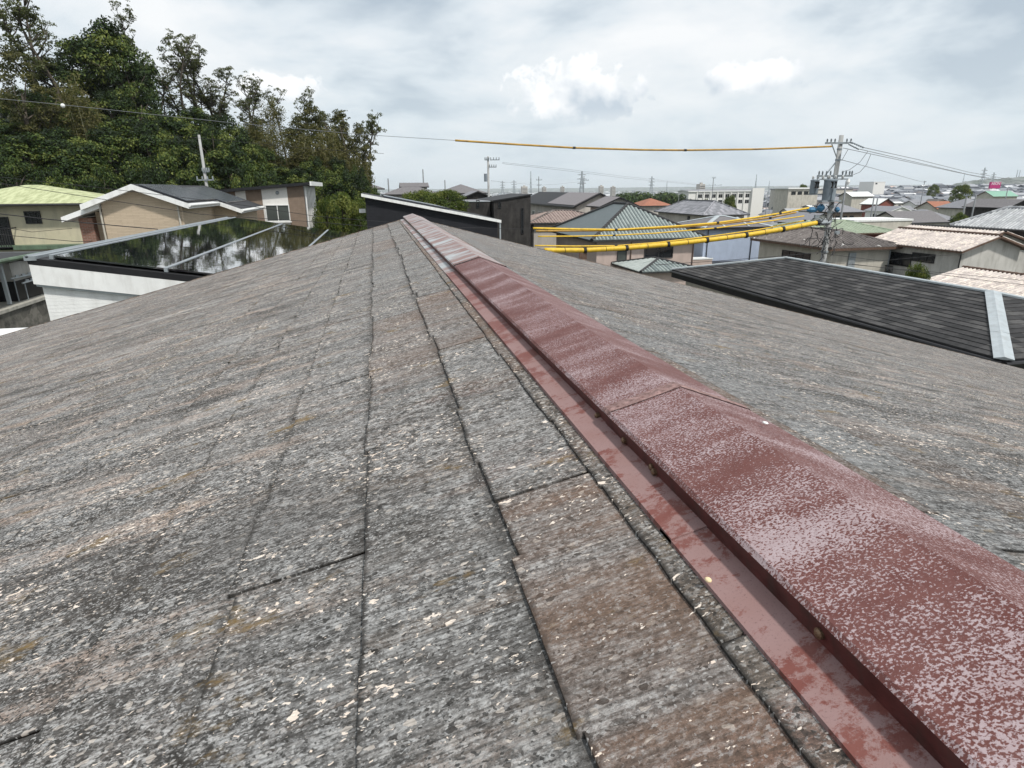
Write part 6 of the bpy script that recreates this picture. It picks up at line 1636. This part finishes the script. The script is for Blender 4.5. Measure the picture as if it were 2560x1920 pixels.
KD = {'hip': 'hipped', 'gable_x': 'gabled', 'gable_y': 'gabled'}
TP = [('hip', 9.5, 8.5, 'slate_mauve', 'pale_grey_wall', 5.4, 0.42, 'dark grey', 'plaster'), ('gable_x', 10, 8, 'tile_grey', 'beige_wall', 5.2, 0.45, 'silver grey', 'cream'), ('hip', 10.5, 9, 'slate_grey', 'pale_wall', 5.3, 0.42, 'blue grey', 'beige'),
      ('gable_y', 8.5, 9.5, 'tile_dark', 'beige_wall', 5.2, 0.45, 'dark brown', 'cream'), ('gable_x', 11, 7.5, 'white', 'pale_wall', 5.0, 0.2, 'white', 'beige'), ('hip', 9, 9, 'tile_brown', 'pale_wall', 5.4, 0.42, 'brown', 'beige'),
      ('gable_y', 9, 10, 'slate_grey', 'white_plaster', 5.6, 0.40, 'grey', 'white'), ('gable_x', 9.5, 8, 'slate_black', 'brown_wall', 5.2, 0.35, 'black', 'brown'), ('hip', 9, 8, 'orange_roof', 'beige_wall', 5.2, 0.42, 'reddish', 'cream'), ('gable_x', 9, 7, 'blue_roof', 'pale_wall', 4.6, 0.3, 'blue', 'beige'),
      ('hip', 11, 8, 'tile_grey', 'dark_timber', 5.0, 0.5, 'silver grey', 'dark timber'), ('gable_x', 10, 8.5, 'slate_mauve', 'red_wall', 5.2, 0.42, 'dark grey', 'red brown')]
RECT = []
for o in list(COL.objects):
    if o.get('category') in ('house', 'school', 'building') and o.parent is None:
        ws = [ch for ch in o.children if ch.name.split('.')[0] == 'roof']
        for ch in ws:
            vv = [v.co for v in ch.data.vertices]; RECT.append((min(v.x for v in vv) + o.location.x - 2, max(v.x for v in vv) + o.location.x + 2, min(v.y for v in vv) + o.location.y - 2, max(v.y for v in vv) + o.location.y + 2))
protos = [town_proto(i, *t[:7]) for i, t in enumerate(TP)]
wts = [5, 5, 5, 3, 2.0, 3, 6, 2, 0.12, 0.5, 1.4, 0.5]
rr = R_(123); town = []
y = 84.0
while y < 400:
    pitch = 9.4 + y * 0.005; x = -10.0
    while x < 420:
        X, Y = x + rr.uniform(-1.2, 1.2), y + rr.uniform(-1.5, 1.5); x += pitch * rr.uniform(0.95, 1.15)
        p = proj((X, Y, gz(X, Y) + 4))
        if not (1225 < p[0] < 2640): continue
        if p[0] < 1700 and Y > 215: continue
        if any(a < X < b2 and c < Y < d_ for a, b2, c, d_ in [(q[0] - 3.8, q[1] + 3.8, q[2] - 3.4, q[3] + 3.4) for q in RECT]): continue
        if rr.random() < 0.06: continue
        tp_ = proj((X, Y, gz(X, Y) + 7.0))
        if 1690 < p[0] < 1930 and Y < 298 and tp_[1] < 500: continue
        if 1930 < p[0] < 2075 and Y < 260 and tp_[1] < 488: continue
        if 2085 < p[0] < 2330 and Y < 335 and tp_[1] < 474: continue
        if any(a < p[0] < b2 and Y < yy and tp_[1] < t2 for a, b2, yy, t2 in ((2205, 2300, 149, 549), (2075, 2180, 129, 546), (2180, 2255, 189, 524), (2330, 2412, 149, 538), (2410, 2500, 119, 545), (1600, 1690, 139, 518))): continue
        if 2450 < p[0] < 2520 and Y < 430 and tp_[1] < 472: continue
        pi_ = rr.choices(range(len(TP)), wts)[0]
        if TP[pi_][7] in ('white', 'blue', 'reddish') and rr.random() < 0.2: pi_ = 0
        town.append((pi_, X, Y, rr.choice((0, 0, 0, 1, 2, 3)), rr.uniform(0.74, 0.94)))
    y += 9.2 + y * 0.012
objs = []; seen_p = set()
for pi_, X, Y, q, s_ in town:
    o = protos[pi_] if pi_ not in seen_p else copy_tree(protos[pi_]); seen_p.add(pi_)
    o.location = (X, Y, gz(X, Y)); o.rotation_euler = (0, 0, q * math.pi / 2); o.scale = (s_, s_, s_ * rr.uniform(0.92, 1.12)); objs.append((pi_, o))
for i, o in enumerate(protos):
    if i not in seen_p:
        for ch in list(o.children_recursive): bpy.data.objects.remove(ch)
        bpy.data.objects.remove(o)
# keep only the houses the viewer can see something of
bpy.context.view_layer.update(); dg = bpy.context.evaluated_depsgraph_get()
vis = {}
rev = {}
for pi_, o in objs:
    for ch in [o] + list(o.children_recursive): rev[ch.name] = o.name
for pi_, o in objs:
    roof = next(c for c in o.children if c.name.startswith('roof')); mw = roof.matrix_world; hit = 0
    bbx = [Vector(c) for c in roof.bound_box]; lo = Vector(map(min, zip(*bbx))); hi = Vector(map(max, zip(*bbx)))
    for i in range(36):
        tx, ty, tz = rr.uniform(0.02, 0.98), rr.uniform(0.02, 0.98), rr.uniform(-0.6, 1.0)
        tgt = mw @ Vector((lo.x + (hi.x - lo.x) * tx, lo.y + (hi.y - lo.y) * ty, lo.z + (hi.z - lo.z) * tz))
        pq = proj(tgt)
        if not (0 <= pq[0] < 2560 and 0 <= pq[1] < 1920): continue
        ok, loc, nrm, idx, ob, mtx = sc.ray_cast(dg, Vector((0, 0, 0)), tgt.normalized())
        if ok and rev.get(ob.name) == o.name: hit += 1
    vis[o.name] = hit
keep = {}
objs.sort(key=lambda q: q[1].location.y)
n_keep = 0
for pi_, o in objs:
    if vis[o.name] >= 2 and n_keep < 285: keep.setdefault(pi_, []).append(o); n_keep += 1
    else:
        for ch in list(o.children_recursive): bpy.data.objects.remove(ch)
        bpy.data.objects.remove(o)
comb_ = {}
for pi_, lst in keep.items():
    for o in lst: comb_.setdefault((TP[pi_][7], KD[TP[pi_][0]], TP[pi_][8]), []).append(o)
for (rc, kd, wc), lst in comb_.items():
    lst.sort(key=lambda o: proj(o.location)[0])
    for i, o in enumerate(lst):
        tag(o, f'{rc} {kd} house, {wc} walls, in the far town, {ORD[i] if i < len(ORD) else "last"} such from left', 'house', 'houses of the far town')

# ------------------------------------------------------------------ the city plain, far hills, towers
M['city'] = toned('far_city', [(0, (0.045, 0.05, 0.06)), (0.3, (0.12, 0.13, 0.15)), (0.5, (0.24, 0.255, 0.28)), (0.68, (0.45, 0.46, 0.48)), (0.85, (0.78, 0.79, 0.80)), (0.94, (0.80, 0.80, 0.80)), (0.97, (0.32, 0.19, 0.14)), (1, (0.12, 0.22, 0.38))], 0.8, 0.05, 0.1)
rs_ = R_(321); cb = MB(); n = 0
while n < 15000:
    d = 400 * (7600 / 400) ** (rs_.random() ** 0.85); px = rs_.uniform(930, 2660)
    q = at(px, 470, d=1.0); q.z = 0; q = q.normalized() * d
    if px < 1700 and d < 480: continue
    z0 = gz(q.x, q.y); big = rs_.random() < 0.08 and d > 1300
    w_, e_ = (rs_.uniform(25, 70), rs_.uniform(18, 40)) if big else (rs_.uniform(8, 15), rs_.uniform(8, 13))
    h_ = rs_.uniform(7, 13) if big else rs_.uniform(3.2, 4.6) if d < 900 else rs_.uniform(4.5, 8.5)
    if rs_.random() < 0.015 and d > 1700: h_ = rs_.uniform(14, 30); w_ = rs_.uniform(14, 34); e_ = 14
    tn = rs_.random(); x0, x1, y0, y1 = q.x - w_ / 2, q.x + w_ / 2, q.y - e_ / 2, q.y + e_ / 2
    wt = min(0.93, max(0, rs_.choice((0.2, 0.5, 0.68, 0.78, 0.88)) + rs_.uniform(-.05, .05)))
    o = len(cb.v)
    cb.v += [(x0, y0, z0 - 1), (x1, y0, z0 - 1), (x1, y1, z0 - 1), (x0, y1, z0 - 1), (x0, y0, z0 + h_), (x1, y0, z0 + h_), (x1, y1, z0 + h_), (x0, y1, z0 + h_)]
    for f in ((0, 1, 5, 4), (1, 2, 6, 5), (2, 3, 7, 6), (3, 0, 4, 7)): cb.f.append(tuple(o + i for i in f)); cb.m.append(0); cb.t.append(wt)
    if big or rs_.random() < 0.25: cb.f.append((o + 4, o + 5, o + 6, o + 7)); cb.m.append(0); cb.t.append(0.9 if rs_.random() < 0.35 else tn)
    else:
        cb.v += [(x0, q.y, z0 + h_ + e_ * 0.22), (x1, q.y, z0 + h_ + e_ * 0.22)]
        for f in ((4, 5, 9, 8), (6, 7, 8, 9), (5, 6, 9), (7, 4, 8)): cb.f.append(tuple(o + i for i in f)); cb.m.append(0); cb.t.append(tn * (0.62 if rs_.random() < 0.8 else 1))
    n += 1
tag(cb.build('far_city', M['city']), 'hazy mass of small grey and white buildings of the city on the plain below', 'city', kind='stuff')

C, Nn, T = [], [], []
rs = NPR(5)
S_ = []
for i in range(520):
    d = 470 * (6500 / 470) ** (rs.uniform() ** 0.9); px = rs.uniform(930, 2660); q = at(px, 470, d=1.0); q.z = 0; q = q.normalized() * d
    if px < 1700 and d < 480: continue
    W = rs.uniform(4, 16) * (1 + d / 3000); k = 70
    z0 = gz(q.x, q.y)
    pts = np.array([q.x, q.y, z0]) + rs.normal(size=(k, 3)) * np.array([W, W * 0.5, 0]) + np.array([0, 0, 1]) * rs.uniform(0.5, 4.5 + d / 800, (k, 1))
    C.append(pts); Nn.append(rs.normal(size=(k, 3)) + np.array([0, -0.5, 0.8])); T.append(rs.uniform(0.1, 0.8, k)); S_.append(np.full(k, 0.9 + d / 1100))
# the denser belt left of the school
for i in range(230):
    px = rs.uniform(1545, 1735); d = rs.uniform(300, 400); q = at(px, rs.uniform(490, 512), d=d); z0 = q.z; k = 60
    c = np.array([q.x, q.y, z0]); pts = c + sph(rs, k) * rs.uniform(1.5, 3.0)
    C.append(pts); Nn.append(pts - c + np.array([0, -0.3, 0.5])); T.append(rs.uniform(0.15, 0.8, k)); S_.append(np.full(k, 1.1))
C = np.concatenate(C); Nn = np.concatenate(Nn); T = np.concatenate(T)
tag(leaves_mesh('far_trees', C, Nn, np.concatenate(S_), T, M['leaf_dark'], None, 0.7, 8), 'scattered dark trees and tree belts between the far buildings', 'trees', kind='stuff')

M['hill'], n_, b_ = material('wooded_far_hill')
v_ = n_.noise(n_.pos(), 0.02, 6, 0.7); n_.put(b_.inputs['Base Color'], n_.mix(n_.rng(v_, 0.42, 0.6), (0.022, 0.04, 0.018), (0.16, 0.17, 0.16))); b_.inputs['Roughness'].default_value = 0.95


def far_hill(name, prof, d, depth, seed):
    """prof: list of (px, py) skyline; a real mound with depth"""
    mb = MB(); rr_ = R_(seed); cols = []
    n = 90
    for i in range(n + 1):
        px = prof[0][0] + (prof[-1][0] - prof[0][0]) * i / n
        for (a, b2) in zip(prof[:-1], prof[1:]):
            if a[0] <= px <= b2[0]: py = a[1] + (b2[1] - a[1]) * (px - a[0]) / (b2[0] - a[0])
        tp = at(px, py, d=d); dr_ = Vector((tp.x, tp.y, 0)).normalized(); zg_ = gz(tp.x, tp.y) - 3
        H = max(0.5, tp.z - zg_) ; col = []
        for j in range(9):
            t = j / 8 * 2 - 1; hgt = H * (math.cos(t * math.pi / 2) ** 0.8) * (1 + rr_.uniform(-0.03, 0.03))
            q = Vector((tp.x, tp.y, 0)) + dr_ * t * depth; col.append((q.x, q.y, zg_ + hgt if 0 < j < 8 else zg_))
        cols.append(col)
    for i in range(n):
        for j in range(8): mb.add([cols[i][j], cols[i + 1][j], cols[i + 1][j + 1], cols[i][j + 1]], [(0, 1, 2, 3)])
    ob = mb.build(name, M['hill'], smooth=False); tag(ob, kind='structure'); return ob


far_hill('hill', [(2330, 472), (2380, 462), (2405, 455), (2440, 450), (2500, 446), (2560, 441), (2640, 436), (2760, 440), (2900, 460)], 2300, 260, 1)
far_hill('hill', [(2480, 470), (2520, 456), (2545, 452), (2600, 446), (2700, 450), (2800, 470)], 1700, 180, 2)
far_hill('hill', [(1500, 470), (1700, 467), (1900, 465.5), (2100, 463), (2300, 462), (2450, 462), (2600, 461), (2800, 468)], 8800, 500, 3)
far_hill('hill', [(900, 474), (1100, 472.5), (1300, 471), (1500, 469.5), (1650, 470)], 9300, 500, 4)

# lattice transmission towers and masts
def pylon(name, H, arms=True):
    root = tree_root(name); mb = MB(); b0 = H * 0.085; t0 = H * 0.012
    def pt(k_, z): s_ = b0 + (t0 - b0) * min(1, z / (H * 0.9)); return Vector(((-1, 1, 1, -1)[k_] * s_, (-1, -1, 1, 1)[k_] * s_, z))
    lv = [H * f for f in (0, 0.18, 0.34, 0.48, 0.6, 0.7, 0.8, 0.9, 1.0)]
    th = H * 0.008
    for a, b2 in zip(lv[:-1], lv[1:]):
        for k_ in range(4):
            mb.tube([pt(k_, a), pt(k_, b2)], th, 4); mb.tube([pt(k_, a), pt((k_ + 1) % 4, b2)], th * 0.6, 4); mb.tube([pt((k_ + 1) % 4, a), pt(k_, b2)], th * 0.6, 4)
    mb.build('lattice_frame', M['galv'], root)
    if arms:
        for f in (0.66, 0.78, 0.90):
            a = MB(); w_ = H * 0.14 * (1.1 - abs(f - 0.78)); a.tube([(-w_, 0, H * f), (0, 0, H * (f + 0.03)), (w_, 0, H * f)], th, 4); a.tube([(-w_, 0, H * f), (w_, 0, H * f)], th, 4); a.build('crossarm', M['galv'], root)
    return root


pyl = pylon('transmission_tower', 60); mst = pylon('radio_mast', 60, False); up_ = {0: 0, 1: 0}
for (px, top, d, k_, lb) in ((1455, 428, 2000, 0, 'hazy transmission tower just left of the pole above the long black roof ridge'), (1630, 441, 2600, 0, 'hazy transmission tower above the orange roof'), (1327, 428, 2200, 1, 'tall hazy mast left of the two armed pole'),
                             (1892, 436, 2300, 1, 'hazy mast above the right end of the white school'), (2463, 419, 1900, 0, 'transmission tower left of and above the magenta sign'), (2486, 431, 2100, 0, 'transmission tower directly above the magenta sign'),
                             (2412, 433, 2300, 1, 'thin hazy mast on the far hill left of the magenta sign'), (1256, 452, 3000, 0, 'faint small transmission tower right of the far utility pole'), (1285, 450, 3000, 0, 'faint small transmission tower, nearer to the mast by the two armed pole'),
                             (1668, 452, 3000, 1, 'small faint mast right of the tower above the orange roof'), (1924, 452, 2700, 1, 'short faint mast right of the white school'), (2545, 424, 2300, 1, 'mast on the hilltop at the right edge, left one'), (2551, 425, 2300, 1, 'mast on the hilltop at the right edge, right one')):
    base = (pyl, mst)[k_]; o = base if up_[k_] == 0 else copy_tree(base); up_[k_] += 1
    tp = at(px, top, d=d); z0 = gz(tp.x, tp.y) - 1; s_ = (tp.z - z0) / 60
    o.location = (tp.x, tp.y, z0); o.scale = (s_ * (1 if k_ == 0 else 0.45), s_ * (1 if k_ == 0 else 0.45), s_); tag(o, lb, 'tower' if k_ == 0 else 'mast', 'towers on the skyline')
for (px, top, w_, d, lb) in ((1312, 466, 14, 1500, 'pale apartment block in the haze just left of the long black roof'), (1362, 468, 8, 1500, 'narrow apartment block in the haze behind the two armed pole'), (1505, 465, 9, 1600, 'tall hazy block left of the twin towers in the city'), (1535, 467, 9, 1600, 'twin hazy tower block in the middle of the city, right one'),
                             (1757, 460, 14, 1100, 'grey apartment tower just left of the white school'), (1408, 467, 7, 1500, 'small hazy block between the two armed pole and the ridge')):
    tp = at(px, top, d=d); hw = w_ * d / F_PX / 2; z0 = gz(tp.x, tp.y) - 1
    t = thing('apartment_block', lb, 'building', (tp.x, tp.y, z0), 'apartment blocks in the city')
    p = MB(); p.box(tp.x - hw, tp.x + hw, tp.y, tp.y + 14, z0, tp.z); p.build('wall', M['pale_wall'], t, t.location)
    p = MB()
    for f in range(max(2, int((tp.z - z0) / 3.2))):
        zz_ = z0 + 1.5 + f * 3.2
        if zz_ + 1.2 < tp.z: p.box(tp.x - hw * 0.9, tp.x + hw * 0.9, tp.y - 0.25, tp.y - 0.02, zz_, zz_ + 1.1)
    p.build('window_band', M['glass'], t, t.location)
    p = MB(); p.box(tp.x - hw * 0.3, tp.x + hw * 0.3, tp.y + 3, tp.y + 9, tp.z, tp.z + 2.5); p.build('roof_box', M['pale_wall'], t, t.location)

# ------------------------------------------------------------------ haze
hb = MB(); hb.box(-12300, 12300, -12300, 12300, -48.5, 95)
M['haze'] = bpy.data.materials.new('haze_air'); M['haze'].use_nodes = True
hn = NT(M['haze'].node_tree); hn.n.remove(hn.n['Principled BSDF'])
pv = hn.new('ShaderNodeVolumePrincipled'); pv.inputs['Density'].default_value = 0.000085; pv.inputs['Color'].default_value = (0.90, 0.95, 1.0, 1); pv.inputs['Anisotropy'].default_value = 0.2
hn.l.new(pv.outputs[0], hn.n['Material Output'].inputs['Volume'])
hz_o = hb.build('haze', M['haze']); tag(hz_o, 'pale air haze over the town and plain', 'haze', kind='stuff')
